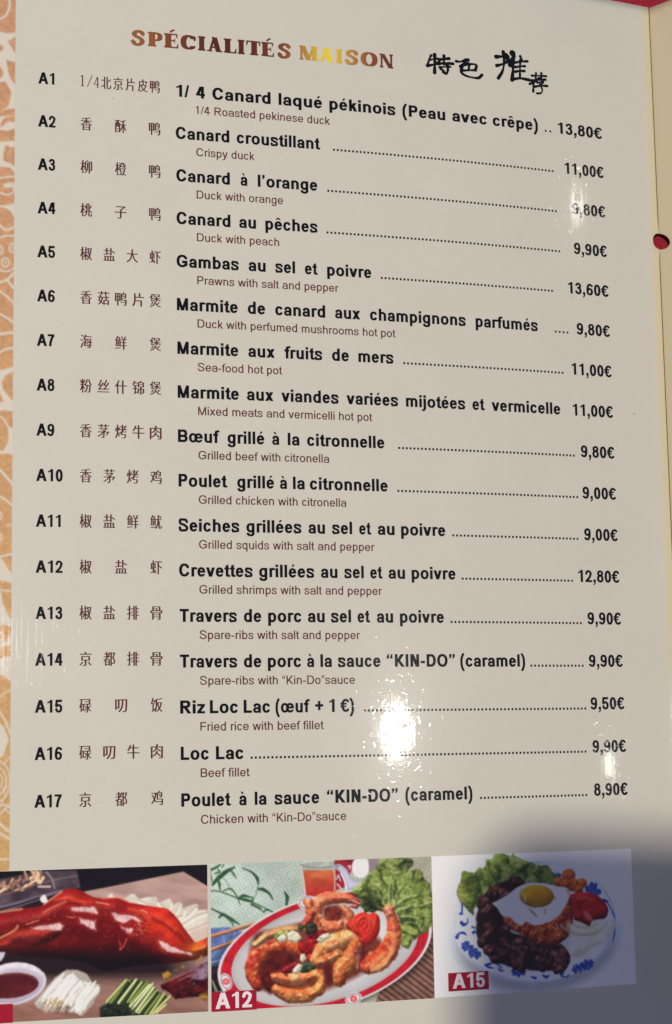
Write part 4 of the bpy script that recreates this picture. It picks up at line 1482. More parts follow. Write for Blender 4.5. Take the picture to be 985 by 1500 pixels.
    A.fill(z5([(815, 160), (850, 150), (985, 135), (1030, 150), (1000, 190), (850, 200)]), (206, 112, 66), soft=5, alpha=.6)
    A.line(z6([(160, 190), (168, 270), (165, 350)]), 1.5, (214, 180, 168), alpha=.8)
    A.layer('tea_pot')
    A.fill(z6([(160, 110), (330, 100), (300, 190), (240, 330), (170, 350), (175, 240)]), var((168, 38, 48), .9, 9, 17, (112, 22, 34)), soft=1.4)
    for p in ([(180, 260), (195, 230), (210, 275)], [(270, 160), (290, 155), (285, 180)], [(185, 300), (220, 340)]):
        A.line(z6(p), .9, (224, 206, 210))
    A.fill(z6([(148, 172), (165, 148), (195, 138), (225, 150), (262, 182), (300, 250), (340, 275), (400, 270), (380, 320), (300, 345), (262, 352), (238, 270), (205, 205), (185, 185)]), lambda X, Y, d: np.array([186, 180, 200]) * (.86 + .2 * np.clip(d / 5, 0, 1)[..., None]), soft=1.4, smooth=False)
    A.dot(*z6([(185, 160)])[0], 3.4, 1.7, (140, 128, 140), soft=1.2, ang=-20)
    A.line(z6([(215, 215), (245, 280), (258, 345)]), 1.0, (236, 232, 240))
    A.dot(*z6([(372, 165)])[0], 12.8, 15.5, (240, 239, 242), soft=2)
    A.fill(z6([(435, 100), (520, 95), (500, 180), (440, 230)]), (142, 120, 128), soft=2)
    A.layer('chopsticks')
    for p, r in (([(40, 668), (200, 622), (400, 560)], [2.7, 2.5, 2.0]), ([(40, 778), (180, 725), (300, 672)], [2.7, 2.4, 2.2])):
        A.line(z5(p), r, lambda X, Y, d: np.array([188, 124, 86]) * (.7 + .45 * fbm(X / 12, Y / 3, 14, 3)[..., None]), soft=1.2)
        A.line(z5([(x, y + 13) for x, y in p]), .8, (92, 52, 38), soft=1.4)
        A.line(z5([(x, y - 9) for x, y in p]), .6, (226, 170, 130), soft=1.4)
    # plate
    A.layer('red_rimmed_plate')
    cx, cy = 476.0, 1394.5
    qa, qb, qc = 4.87e-5 * .95, 3.01e-5 * .95, 1.447e-4 * .95
    dx, dy = X - cx, Y - cy
    R = np.sqrt(qa * dx * dx + 2 * qb * dx * dy + qc * dy * dy)
    ang = np.arctan2(dy * 1.75, dx)
    sh = np.clip(1.13 - R, 0, .12) / .12
    m = (R < 1.0)
    s = np.clip((1 - R) * 90, 0, 1)
    plate = np.array([222, 216, 214]) * (.93 - .16 * np.clip((R - .45) / .4, 0, 1) + .10 * fbm(X / 40, Y / 40, 3, 2))[..., None]
    band = np.array([190, 28, 40]) * (.84 + .3 * fbm(X / 11, Y / 11, 19, 3))[..., None]
    pat = np.sin(ang * 24 + np.sin(R * 160) * 1.4) * np.sin(R * 130)
    band = np.where(((pat > .80) & (fbm(X / 16, Y / 16, 50, 2) > .48))[..., None], np.array([96, 30, 40]), band)

    def ring(lo, hi, c, k=90):
        a = np.clip((R - lo) * k, 0, 1) * np.clip((hi - R) * k, 0, 1)
        return a[..., None], c
    for lo, hi, c in ((.862, .972, band), (.838, .848, np.array([108, 96, 102])), (.968, 1.0, np.array([226, 220, 220]))):
        a, c = ring(lo, hi, c)
        plate = plate * (1 - a) + c * a
    A.img = A.img * (1 - .45 * (np.clip((1.10 - R) / .10, 0, 1) * np.clip((dy + 40) / 60, 0, 1) * (R > 1))[..., None])
    A.img = A.img * (1 - s[..., None]) + plate * s[..., None]
    A.ids[s > .5] = A.cur
    for (mx, my), aa in ((z7([(172, 370)])[0], 70), (z5([(812, 390)])[0], -25), (z8([(315, 506)])[0], -20)):
        A.dot(mx, my, 12.5, 8.8, (228, 222, 222), soft=1.4, ang=aa)
        A.dot(mx, my, 10.5, 7.4, (78, 72, 82), soft=1.2, ang=aa)
        A.dot(mx, my, 9.4, 6.4, (230, 222, 222), soft=1.2, ang=aa)
        for k in range(6):
            a = k * math.pi / 3 + .4
            A.dot(mx + 3.3 * math.cos(a), my + 3.0 * math.sin(a), 2.5, 2.4, (214, 84, 88), soft=1.3)
        A.dot(mx, my, 2.0, 2.0, (240, 160, 150), soft=1.2)
    # lettuce
    A.layer('lettuce')
    let = z6([(505, 150), (520, 108), (560, 104), (620, 92), (700, 88), (792, 104), (792, 150), (760, 190), (800, 190), (832, 178), (872, 206), (875, 260), (930, 288), (942, 330), (960, 450), (952, 600), (900, 690), (830, 722), (780, 765), (760, 830), (700, 800), (690, 600), (655, 510), (540, 520), (400, 530), (350, 420), (300, 375), (280, 370), (360, 300), (400, 270), (440, 215), (490, 195)])

    def leafy(X, Y, d):
        wx = fbm(X / 15, Y / 15, 60, 4) - .5
        wy = fbm(X / 15, Y / 15, 61, 4) - .5
        cx_, cy_ = 556, 1345
        th = np.arctan2(Y - cy_, X - cx_) + wx * .9
        rr = np.hypot(X - cx_, Y - cy_) / 60
        rid = np.abs(np.sin(th * 5.5 + wy * 4)) ** .9
        fr = fbm((X + wx * 26) / 7, (Y + wy * 26) / 7, 62, 5)
        t = np.clip(rid * .50 + (fr - .36) * 1.05, 0, 1)
        lo, mi, hi = np.array([52, 66, 32]), np.array([132, 148, 66]), np.array([202, 206, 134])
        t = t[..., None]
        c = np.where(t < .5, lo + (mi - lo) * t * 2, mi + (hi - mi) * (t - .5) * 2)
        dark = np.exp(-((X - 541) / 17) ** 2 - ((Y - 1322) / 16) ** 2)[..., None]
        dark2 = np.exp(-((X - 596) / 16) ** 2 - ((Y - 1264) / 9) ** 2)[..., None]
        c = c * (1 - .66 * dark) * (1 - .45 * dark2)
        return c * (1.02 - .16 * np.clip(rr - .6, 0, 1)[..., None])
    A.fill(let, leafy, soft=1.6, rough=2.6, seed=64, smooth=False, vol=(6, 3.2, .40, 6))
    for p in ([(620, 500), (680, 440), (760, 400), (860, 380)], [(680, 500), (760, 480), (860, 470), (930, 440)], [(640, 460), (660, 380), (720, 280)], [(600, 430), (600, 330), (620, 230)], [(560, 440), (520, 380), (480, 300)], [(700, 560), (780, 560), (880, 610)]):
        A.line(z6(p), [1.4, 1.0, .5], (196, 204, 148), soft=2.0, alpha=.62)
        A.line(z6([(x + 14, y + 14) for x, y in p]), [1.2, 1.0, .5], (58, 76, 34), soft=2.0, alpha=.6)
    for p, r in (([(690, 600), (740, 585), (800, 590)], 2.2), ([(740, 510), (790, 480)], 1.6), ([(530, 190), (540, 250), (560, 290)], 1.8), ([(760, 620), (820, 640), (850, 690)], 1.8), ([(800, 210), (790, 270)], 1.6), ([(380, 360), (420, 340), (450, 400)], 2.4), ([(870, 540), (880, 600), (860, 640)], 1.7), ([(640, 350), (650, 420)], 1.6)):
        A.line(z6(p), r, (38, 52, 24), soft=2.8, alpha=.7)
    for p, r in (([(880, 540), (905, 560), (900, 620)], 3.4), ([(480, 240), (500, 260)], 2.8), ([(700, 110), (660, 130)], 2.4), ([(580, 270), (610, 265), (630, 290)], 2.6), ([(730, 660), (800, 690)], 2.8)):
        A.line(z6(p), r, (150, 168, 84), soft=3, alpha=.6)
    # sauce pool / shadows under the food
    A.layer('fried_prawns')
    A.fill([(372, 1370), (400, 1362), (440, 1352), (470, 1350), (520, 1352), (560, 1380), (565, 1408), (540, 1420), (510, 1436), (470, 1452), (430, 1462), (398, 1452), (372, 1444), (366, 1412)], var((128, 56, 40), 1, 9, 70, (82, 30, 26)), soft=9, smooth=True)
    fry = lambda s, a=(234, 140, 88), b=(198, 86, 46): var(np.minimum(np.array(a) + (8, 14, 14), 250), 1.2, 9, s, np.minimum(np.array(b) + (16, 18, 14), 250), 4)
    vol = (12, 2.6, .50, 42)
    # big glazed prawn at the left
    A.line([(378, 1442), (371, 1424), (377, 1402), (394, 1386), (416, 1381), (436, 1390), (444, 1402)], [9.8, 12.2, 13.4, 14.6, 14.6, 12.2, 6.1], fry(71, (206, 84, 36), (150, 30, 22)), soft=1.8, rough=1.6, vol=vol, seed=71)
    A.fill([(384, 1440), (388, 1412), (404, 1398), (426, 1398), (432, 1412), (410, 1424), (404, 1444), (396, 1456)], var((104, 30, 24), 1, 7, 72, (52, 18, 16)), soft=6, smooth=True)
    A.line([(374, 1384), (394, 1370), (424, 1362), (448, 1362)], [4.9, 7.3, 7.3, 4.9], fry(73, (196, 142, 92), (150, 96, 58)), soft=2, rough=1.3, vol=vol, seed=73)
    A.line([(404, 1430), (425, 1434), (448, 1430), (470, 1428)], [7.3, 9.8, 9.8, 7.3], fry(74), soft=1.6, rough=1.6, vol=vol, seed=74)
    A.line([(405, 1449), (424, 1457), (450, 1456), (470, 1445)], [7.3, 11.6, 12.2, 7.3], fry(75, (226, 140, 74), (176, 78, 34)), soft=1.6, rough=1.6, vol=vol, seed=75)
    A.line([(410, 1443), (440, 1447), (466, 1440)], 1.8, (104, 38, 24), soft=3.2, alpha=.85)
    A.line([(400, 1424), (412, 1422), (420, 1428)], 2.0, (122, 34, 28), soft=3)
    # top curl
    A.line([(500, 1366), (508, 1352), (510, 1340), (502, 1330)], [7.3, 9.8, 8.5, 4.9], fry(76, (218, 128, 82), (150, 60, 40)), soft=1.6, rough=1.4, vol=vol, seed=76)
    A.fill([(474, 1330), (495, 1326), (502, 1338), (496, 1350), (478, 1350)], var((138, 54, 38), 1, 6, 69, (84, 26, 22)), soft=6, smooth=True)
    A.line([(524, 1321), (508, 1316), (486, 1315), (469, 1321), (461, 1334), (463, 1349), (474, 1358), (492, 1359), (499, 1352)], [3.7, 7.3, 9.8, 10.4, 11.0, 11.6, 11.6, 9.8, 4.9], fry(77, (228, 128, 88), (186, 74, 44)), soft=1.6, rough=1.5, vol=vol, seed=77)
    A.fill(z6([(300, 400), (350, 420), (385, 455), (340, 500), (270, 480), (330, 462), (270, 440)]), var((186, 84, 66), 1, 4, 78, (120, 40, 38)), soft=1.4, vol=(4, 3, .5, 30))
    A.line(z6([(300, 430), (370, 458)]), .8, (236, 160, 136))
    # left of centre pieces
    A.line([(452, 1322), (458, 1345), (470, 1366)], [6.1, 8.5, 6.1], fry(79, (226, 136, 80), (180, 70, 36)), soft=1.6, rough=1.4, vol=vol, seed=79)
    A.line([(440, 1358), (452, 1348), (456, 1338)], [4.9, 7.3, 6.1], fry(80, (206, 84, 44), (150, 40, 28)), soft=1.6, rough=1.4, vol=vol, seed=80)
    # rear chilli and herbs
    for p, c in (([(452, 1366), (474, 1362), (480, 1376), (458, 1384)], (128, 20, 28)), ([(438, 1382), (462, 1374), (466, 1390), (452, 1398), (440, 1394)], (176, 26, 28)), ([(448, 1354), (462, 1352), (464, 1364), (450, 1368)], (60, 60, 40)), ([(437, 1352), (446, 1356), (440, 1364)], (72, 84, 48)), ([(404, 1366), (420, 1362), (424, 1370), (404, 1378)], (172, 172, 92)), ([(460, 1400), (482, 1394), (488, 1404), (466, 1412)], (110, 116, 62)), ([(444, 1410), (461, 1410), (459, 1422), (440, 1424)], (62, 84, 52)), ([(412, 1420), (432, 1408), (438, 1416), (422, 1426)], (150, 30, 34)), ([(450, 1398), (458, 1398), (458, 1408), (450, 1408)], (196, 40, 36))):
        A.fill(p, var(c, .9, 4, 83, np.array(c) * .62), soft=1.6, smooth=True, vol=(5, 2, .45, 40))
    # centre battered piece
    A.line([(462, 1404), (474, 1390), (492, 1379), (514, 1373), (522, 1382)], [8.5, 12.2, 13.4, 11.0, 7.3], fry(84, (232, 158, 96), (190, 96, 48)), soft=1.6, rough=1.8, vol=vol, seed=84)
    A.line([(520, 1386), (513, 1404), (500, 1420), (497, 1436)], [9.8, 13.4, 13.4, 9.8], fry(85, (214, 118, 54), (160, 62, 26)), soft=1.6, rough=1.8, vol=vol, seed=85)
    A.line([(466, 1410), (482, 1404), (496, 1396)], [7.3, 8.5, 6.1], fry(86, (226, 140, 80), (160, 66, 34)), soft=1.6, rough=1.5, vol=vol, seed=86)
    A.line([(452, 1432), (464, 1428), (472, 1436), (466, 1450), (456, 1456)], [7.3, 8.5, 8.5, 8.5, 6.1], fry(87, (226, 136, 66), (170, 70, 30)), soft=1.6, rough=1.5, vol=vol, seed=87)
    A.fill([(474, 1412), (486, 1414), (484, 1436), (476, 1438)], (84, 26, 24), soft=5, smooth=True, alpha=.85)
    A.line([(522, 1394), (526, 1404), (524, 1420)], [3.7, 4.9, 3.0], fry(88, (186, 100, 84), (120, 44, 44)), soft=1.6, vol=vol, seed=88)
    # right prawn with tail up
    A.line([(569, 1330), (574, 1344), (577, 1362), (574, 1380), (566, 1396), (552, 1408), (538, 1416)], [6.1, 7.9, 10.4, 13.4, 15.2, 15.9, 11.0], fry(90, (234, 124, 72), (190, 62, 34)), soft=1.6, rough=1.4, vol=vol, seed=90)
    A.line([(533, 1410), (545, 1400), (560, 1388), (570, 1372)], [4, 5, 4, 3], (206, 56, 30), soft=3, alpha=.75)
    A.line([(545, 1420), (560, 1412), (574, 1394)], [3, 4, 2.5], (232, 166, 110), soft=3, alpha=.8, rough=1)
    A.fill(z6([(530, 485), (560, 490), (590, 470), (640, 478), (640, 545), (600, 570), (575, 560)]), fry(91, (228, 130, 100), (176, 76, 54)), soft=1.4, vol=(5, 4, .5, 40), seed=91)
    A.line(z6([(545, 492), (590, 530), (600, 560)]), .8, (140, 56, 44), alpha=.7)
    for k in range(170):
        x, y = [(470, 1335), (570, 1380), (410, 1385), (440, 1450), (490, 1392), (505, 1418), (550, 1408)][k % 7]
        x, y = x + rng.normal() * 12, y + rng.normal() * 10
        i, j = np.unravel_index(np.argmin((X - x) ** 2 + (Y - y) ** 2), X.shape)
        if R[i, j] < .8 and A.img[i, j].sum() > 290:
            A.dot(x, y, .5 + rng.random() * 1.1, .5 + rng.random() * .8, [(250, 190, 140), (246, 208, 170), (170, 64, 34), (130, 40, 24)][rng.integers(4)], soft=1.3, alpha=.6)
    for k in range(120):
        x, y = [(470, 1335), (570, 1378), (400, 1388), (440, 1450), (488, 1388), (503, 1420), (552, 1406), (380, 1420)][k % 8]
        x, y = x + rng.normal() * 10, y + rng.normal() * 8
        i, j = np.unravel_index(np.argmin((X - x) ** 2 + (Y - y) ** 2), X.shape)
        if A.ids[i, j] == A.cur and A.img[i, j].sum() > 250:
            c = [(250, 198, 142), (244, 174, 120), (150, 54, 28), (196, 84, 40)][rng.integers(4)]
            A.dot(x, y, 1.6 + rng.random() * 2.6, 1.2 + rng.random() * 1.6, c, soft=2.6, ang=rng.random() * 180, rough=1.4, seed=400 + k, alpha=.55)
    # onion dice
    A.layer('onion_dice')
    for p in ([(405, 1375), (413, 1368), (420, 1371), (420, 1378), (410, 1381)], [(420, 1368), (428, 1362), (437, 1366), (442, 1374), (434, 1381), (422, 1378)], [(440, 1398), (446, 1396), (449, 1404), (443, 1410), (439, 1406)], [(428, 1421), (437, 1411), (443, 1413), (441, 1421), (434, 1427), (429, 1425)], [(463, 1377), (472, 1368), (482, 1366), (480, 1374), (470, 1382)], [(466, 1372), (480, 1366), (486, 1372), (474, 1378)]):
        A.fill(p, var((238, 230, 208), .8, 4, 93, (196, 180, 150)), soft=1.4, vol=(4, 1.5, .35, 20))
    # tomato rose
    A.layer('tomato_rose')
    A.fill(z6([(268, 640), (290, 590), (340, 545), (395, 525), (440, 540), (480, 530), (520, 560), (528, 620), (520, 690), (480, 750), (420, 785), (370, 770), (350, 720), (300, 680)]), var((222, 50, 30), .8, 9, 94, (190, 32, 26)), soft=1.6, smooth=True, vol=(10, 2, .42, 22))
    for p in ([(340, 640), (350, 600), (395, 570), (440, 590), (445, 640)], [(360, 600), (400, 560), (450, 580), (455, 640), (430, 690)], [(375, 625), (400, 600), (425, 620), (410, 650)], [(300, 640), (330, 700), (390, 760)], [(450, 545), (470, 600), (500, 640)], [(500, 560), (490, 620), (450, 700), (400, 740)], [(340, 560), (320, 620), (350, 680)]):
        A.line(z6(p), .9, (150, 22, 22), soft=2.0, alpha=.75)
        A.line(z6([(x - 8, y - 9) for x, y in p]), .7, (244, 110, 74), soft=1.8, alpha=.7)
    return A


def A_mix(X, Y):
    t = np.clip((Y - 1273.5) / 2.0, 0, 1)[..., None]
    k = np.clip((Y - 1276) / 36, 0, 1)[..., None]
    tea = np.array([196, 92, 54]) * (1 - k) + np.array([168, 40, 34]) * k
    tea = tea * (.78 + .44 * fbm(X / 11, Y / 7, 16, 4)[..., None])
    return np.array([168, 170, 158]) * (1 - t) * (.85 + .3 * fbm(X / 5, Y / 5, 15, 3)[..., None]) + tea * t


# ---- picture 3: rice with beef and a fried egg on a blue and white plate
def rice_picture():
    A = Art((27.05, 120.1, 93.0, 160.2), [(632.36, 1254.71), (924.6, 1243.02), (932.29, 1440.44), (637.33, 1461.13)], .2)
    X, Y = A.X, A.Y
    rng = np.random.default_rng(12)
    z9 = lambda p: z(p, 630, 1230, 6.156)
    z10 = lambda p: z(p, 780, 1230, 5.794)
    z11 = lambda p: z(p, 630, 1350, 6.156)
    z12 = lambda p: z(p, 780, 1350, 5.794)
    A.img[:] = np.array([226, 227, 231])
    cx, cy = 783.0, 1350.0
    a = math.radians(-4)
    dx, dy = X - cx, Y - cy
    u, v = dx * math.cos(a) + dy * math.sin(a), -dx * math.sin(a) + dy * math.cos(a)
    R = np.sqrt((u / 120.0) ** 2 + (v / 88.5) ** 2)
    # shadow of the plate on the white backdrop
    R2 = np.sqrt(((u - 0) / 124.0) ** 2 + ((v - 9) / 92.0) ** 2)
    A.img *= (1 - .22 * np.clip((1.10 - R2) / .14, 0, 1) * np.clip(v / 60 + .1, 0, 1))[..., None]
    A.layer('blue_patterned_plate')
    s = np.clip((1 - R) * 100, 0, 1)[..., None]
    pl = np.array([226, 230, 240]) * (1 - .10 * np.clip((.80 - R) / .2, 0, 1) - .05 * np.clip((R - .9) / .1, 0, 1))[..., None]
    A.img = A.img * (1 - s) + pl * s
    A.ids[s[..., 0] > .5] = A.cur
    rim = np.clip(1 - np.abs(R - .975) / .008, 0, 1) * np.clip(np.sin(np.arctan2(v, u) * 3.1 + 1.2) * 1.5 + .9, 0.12, 1)
    A.img = A.img * (1 - .62 * rim[..., None]) + np.array([56, 78, 150]) * .62 * rim[..., None]
    blue = (40, 62, 146)

    def bloom(p, r, seed, k=8, sq=1.0, an=0):
        g = np.random.default_rng(seed)
        for i in range(k):
            t = i * 2 * math.pi / k + g.normal() * .2
            x, y = r * .62 * math.cos(t), r * .62 * math.sin(t) * sq
            ca, sa = math.cos(an), math.sin(an)
            A.dot(p[0] + x * ca - y * sa, p[1] + x * sa + y * ca, r * .40, r * .28, var(blue, 1, 4, seed + i, (78, 100, 172)), soft=1.3, ang=math.degrees(t + an))
        A.dot(p[0], p[1], r * .42, r * .36 * sq, blue, soft=1.3, ang=math.degrees(an))
        A.line([(p[0] - r * .4, p[1] - r * .2), (p[0] + r * .3, p[1] + r * .25)], .5, (170, 184, 220), soft=1.0, smooth=False, alpha=.7)
    bloom(z11([(335, 225)])[0], 10, 3, sq=.7, an=.6)
    bloom(z11([(400, 285)])[0], 10, 4, sq=.75, an=.5)
    bloom(z11([(790, 450)])[0], 11, 5, sq=.5, an=0)
    bloom(z12([(375, 395)])[0], 9, 6, sq=.65, an=-.4)
    bloom(z12([(455, 360)])[0], 11, 7, sq=.6, an=-.35)
    bloom(z10([(510, 425)])[0], 13, 8, sq=.7, an=.7)
    bloom(z10([(205, 308)])[0], 6, 9, sq=.8)
    for p, r in ((z9([(285, 570), (285, 650), (265, 668), (290, 668)]), 1.2), (z9([(280, 745), (300, 765), (335, 745), (335, 705)]), [2.4, 2.6, 1.0, .5]), (z11([(240, 140), (260, 105), (300, 100), (325, 120)]), [2.6, 1.2, 2.0, .6]), (z11([(375, 45), (400, 55)]), 1.2), (z11([(385, 100), (400, 85), (425, 110)]), [2.0, 1.4, .8]), (z11([(490, 385), (540, 375)]), [1.0, 2.0]), (z11([(500, 390), (530, 408), (570, 415)]), [2.2, 1.6, .5]), (z11([(530, 320), (540, 335)]), 1.2), (z11([(600, 380), (640, 410)]), 1.0), (z11([(610, 415), (630, 435), (660, 440)]), [.6, 1.6, .6]), (z11([(905, 495), (945, 505)]), [1.0, 1.8]),
                 (z12([(80, 450), (110, 465), (135, 448)]), [1.2, 2.4, .6]), (z12([(232, 440), (250, 425), (240, 455), (285, 468)]), [1.4, 2.2, 1.6, .6]), (z12([(285, 465), (300, 450)]), 1.0), (z12([(0, 465), (20, 478)]), 1.3), (z10([(600, 510), (630, 525)]), 2.0), (z10([(625, 640), (605, 650)]), 1.4), (z10([(640, 540), (670, 600), (695, 660)]), .8), (z12([(697, 50), (690, 120), (675, 170)]), [1.0, .9, .4]), (z12([(640, 140), (670, 100)]), .8)):
        A.line(p, r, blue, soft=1.2)
    # lettuce
    A.layer('lettuce')
    let = z9([(240, 450), (250, 420), (270, 378), (284, 335), (284, 288), (310, 282), (345, 294), (400, 302), (420, 262), (440, 244), (462, 262), (500, 240), (502, 178), (530, 176), (560, 162), (580, 130), (640, 122), (690, 130), (720, 150), (742, 126), (778, 160), (840, 185), (900, 205), (960, 230)]) + z10([(70, 215), (120, 218), (160, 262), (200, 320), (190, 370), (150, 385), (60, 380)]) + z9([(800, 430), (720, 480), (600, 560), (480, 600), (395, 600), (385, 680), (340, 640), (310, 590), (270, 560), (240, 500)])

    def leafy(X, Y, d):
        wx = fbm(X / 20, Y / 20, 160, 3) - .5
        f = fbm((X + wx * 30) / 12, (Y - wx * 20) / 12, 161, 5)
        t = np.clip((f - .28) * 2.0, 0, 1)[..., None]
        lo, mi, hi = np.array([52, 66, 28]), np.array([112, 132, 54]), np.array([164, 178, 96])
        c = np.where(t < .5, lo + (mi - lo) * t * 2, mi + (hi - mi) * (t - .5) * 2)
        y = np.exp(-((X - 676) / 9) ** 2 - ((Y - 1306) / 20) ** 2)[..., None]
        return c * (1 - .6 * y) + np.array([186, 186, 76]) * .6 * y
    A.fill(let, leafy, soft=1.6, rough=1.6, seed=163, vol=(7, 3, .4, 8))
    for p, r in ((([(405, 310), (440, 400), (470, 520), (520, 590)]), 1.8), (([(520, 200), (540, 290), (590, 380)]), 1.6), (([(840, 240), (860, 310), (820, 400)]), 2.0), (([(310, 590), (350, 610), (390, 600)]), 1.8)):
        A.line(z9(p), r, (48, 60, 26), soft=4, alpha=.7)
    for p, r in ((([(600, 180), (660, 250), (650, 330)]), 2.6), (([(880, 260), (900, 330), (860, 390)]), 2.4), (([(460, 390), (480, 450), (520, 500)]), 2.0), (([(720, 160), (770, 190)]), 2.2), (([(260, 440), (270, 520), (320, 580)]), 2.2)):
        A.line(z9(p), r, (166, 176, 100), soft=5, alpha=.55)
    A.fill(z10([(60, 300), (130, 240), (190, 310), (180, 370), (60, 385)]), (128, 142, 66), soft=6, alpha=.6)
    # beef
    A.layer('stewed_beef')
    reg = [(700, 1332), (718, 1300), (752, 1288), (768, 1300), (734, 1322), (738, 1345), (744, 1362), (770, 1372), (800, 1385), (822, 1383), (834, 1400), (826, 1418), (800, 1421), (775, 1420), (735, 1412), (713, 1395), (700, 1380), (697, 1350)]
    A.fill(reg, (50, 29, 26), soft=3, smooth=True, rough=1.5)
    P = cat(np.array(reg, float), closed=True, m=4)
    chunks = []
    while len(chunks) < 54:
        x, y = 695 + rng.random() * 142, 1286 + rng.random() * 137
        w = A._win(np.array([[x, y]]), 1.2)
        if w is None or A.dist_poly(P, w).max() < 2.2:
            continue
        chunks.append((x, y))
    for k, (x, y) in enumerate(sorted(chunks, key=lambda q: q[1])):
        c = np.array([[122, 68, 56], [104, 56, 46], [140, 84, 68], [88, 48, 42]][rng.integers(4)])
        A.dot(x, y, 7 + rng.random() * 5, 5.5 + rng.random() * 4, var(c, 1.2, 4, 170 + k, c * .5), soft=1.6, ang=rng.random() * 180, rough=1.2, seed=170 + k, vol=(9, 1.6, .52, 30))
    for k in range(26):
        x, y = chunks[rng.integers(len(chunks))]
        A.dot(x + rng.normal() * 3, y + rng.normal() * 3, .8, .7, (206, 180, 170), soft=1.2, alpha=.8)
    # rice
    A.layer('red_fried_rice')
    rice = z9([(650, 690), (700, 690), (780, 740), (860, 720), (940, 750)]) + z10([(120, 700), (240, 600), (300, 500), (328, 560), (334, 640), (345, 740), (330, 800)]) + z12([(320, 110), (240, 170), (210, 185), (190, 215), (120, 205), (40, 200), (0, 160)]) + z11([(890, 160), (820, 110), (740, 75), (690, 40), (665, 0)])
    A.fill(rice, var((196, 88, 42), 1.2, 6, 190, (140, 46, 26), 5), soft=2, rough=1.6, vol=(10, 4, .45, 8))
    for k in range(230):
        x, y = 736 + rng.random() * 102, 1318 + rng.random() * 66
        w = A._win(np.array([[x, y]]), 1.2)
        if w is None or A.dist_poly(np.array(rice), w).max() < 2:
            continue
        t = rng.normal() * .8 - 1.1
        L = 1.6 + rng.random() * 2.6
        A.line([(x - L * math.cos(t), y - L * math.sin(t)), (x + L * math.cos(t), y + L * math.sin(t))], .7 + rng.random() * .5, [(224, 124, 68), (206, 96, 46), (150, 54, 30), (232, 150, 96), (120, 36, 24)][rng.integers(5)], soft=1.2, smooth=False, alpha=.85)
    # noodles / onion shreds
    A.layer('onion_shreds')
    A.fill(z10([(335, 700), (370, 680), (410, 668), (440, 720), (480, 725), (510, 690), (570, 658), (600, 690), (680, 670), (705, 720)]) + z12([(700, 60), (650, 150), (580, 180), (480, 210), (500, 290), (430, 320), (330, 300), (250, 190), (330, 160), (300, 110)]), lambda X, Y, d: np.array([226, 222, 208]) * (.84 + .22 * fbm(X / 9, Y / 9, 193, 4)[..., None]), soft=3.5)
    for k in range(40):
        t = rng.random()
        r0 = 8 + t * 24
        a0 = rng.normal() * .3 + 1.0
        x, y = 866, 1346
        pts = [(x - 10 + r0 * 1.2 * math.cos(q), y + r0 * .75 * math.sin(q)) for q in np.linspace(a0, a0 + 1.4, 6)]
        A.line(pts, .7 + rng.random() * .5, [(246, 242, 230), (236, 228, 206), (202, 188, 156), (190, 168, 132)][rng.integers(4)], soft=1.5, alpha=.6)
    A.fill(z12([(330, 270), (420, 230), (560, 170), (640, 165), (560, 200), (430, 250), (360, 300)]), (190, 162, 126), soft=6, alpha=.5)
    # carrot flower, tomato
    A.layer('carrot_flower')
    for x, y, r in ((215, 358, 44), (300, 300, 58), (412, 368, 46), (330, 380, 60), (385, 420, 40), (270, 370, 46)):
        A.dot(*z10([(x, y)])[0], r / 5.794, r / 6.2, var((222, 116, 46), .8, 7, 195, (188, 84, 32)), soft=1.5, vol=(7, 2, .38, 16), seed=int(x))
    for p in ([(260, 330), (320, 340), (340, 430)], [(370, 350), (360, 400), (340, 430)], [(240, 330), (250, 380)]):
        A.line(z10(p), .9, (150, 60, 24), soft=2, alpha=.8)
    A.layer('tomato_wedges')
    A.fill(z10([(300, 490), (340, 455), (420, 445), (500, 455), (570, 490), (620, 545), (641, 600), (612, 665), (560, 672), (500, 690), (480, 730), (440, 715), (390, 690), (345, 670), (320, 560)]), var((206, 40, 34), .8, 11, 197, (168, 22, 26)), soft=1.6, smooth=True, vol=(11, 2, .45, 26))
    A.fill(z10([(420, 600), (470, 620), (510, 675), (485, 690), (440, 660)]), (226, 128, 118), soft=4, smooth=True, alpha=.75)
    A.line(z10([(340, 520), (430, 490), (520, 520)]), 1.2, (236, 106, 80), soft=3, alpha=.6)
    A.line(z10([(345, 480), (400, 560), (420, 640)]), 1.0, (136, 18, 22), soft=2.4, alpha=.7)
    # egg
    A.layer('fried_egg')
    egg = z9([(556, 572), (600, 548), (700, 490), (760, 440), (820, 408), (870, 392), (920, 385)]) + z10([(0, 362), (100, 370), (160, 385), (205, 397), (270, 402), (300, 425), (312, 452), (300, 500), (290, 530), (255, 590), (220, 640), (180, 668), (150, 690), (100, 705), (60, 720), (0, 722)]) + z9([(930, 772), (860, 738), (830, 765), (800, 768), (750, 735), (720, 700), (660, 690), (634, 672), (615, 640), (600, 615), (575, 592)])
    A.fill(egg, lambda X, Y, d: np.array([238, 238, 238]) * (.92 + .10 * fbm(X / 10, Y / 10, 199, 3)[..., None]) - np.array([14, 26, 40]) * np.clip(1 - d / 2.2, 0, 1)[..., None], soft=1.5, smooth=True)
    for p, r in (([(885, 620), (905, 640), (930, 665), (960, 695)], [.8, 2.0, 2.2, .8]), ([(920, 600), (940, 610)], 1.2)):
        A.line(z9(p), r, (176, 122, 92), soft=2, alpha=.8)
    for p, r in (([(95, 625), (102, 590)], 1.5), ([(190, 505), (185, 490)], 1.4), ([(290, 430), (305, 470)], 1.3)):
        A.line(z10(p), r, (186, 150, 112), soft=2, alpha=.8, smooth=False)
    A.dot(785, 1312.5, 25.4, 16.6, var((226, 164, 34), .7, 16, 200, (196, 132, 24)), soft=1.6, ang=2, vol=(14, 1, .28, 12))
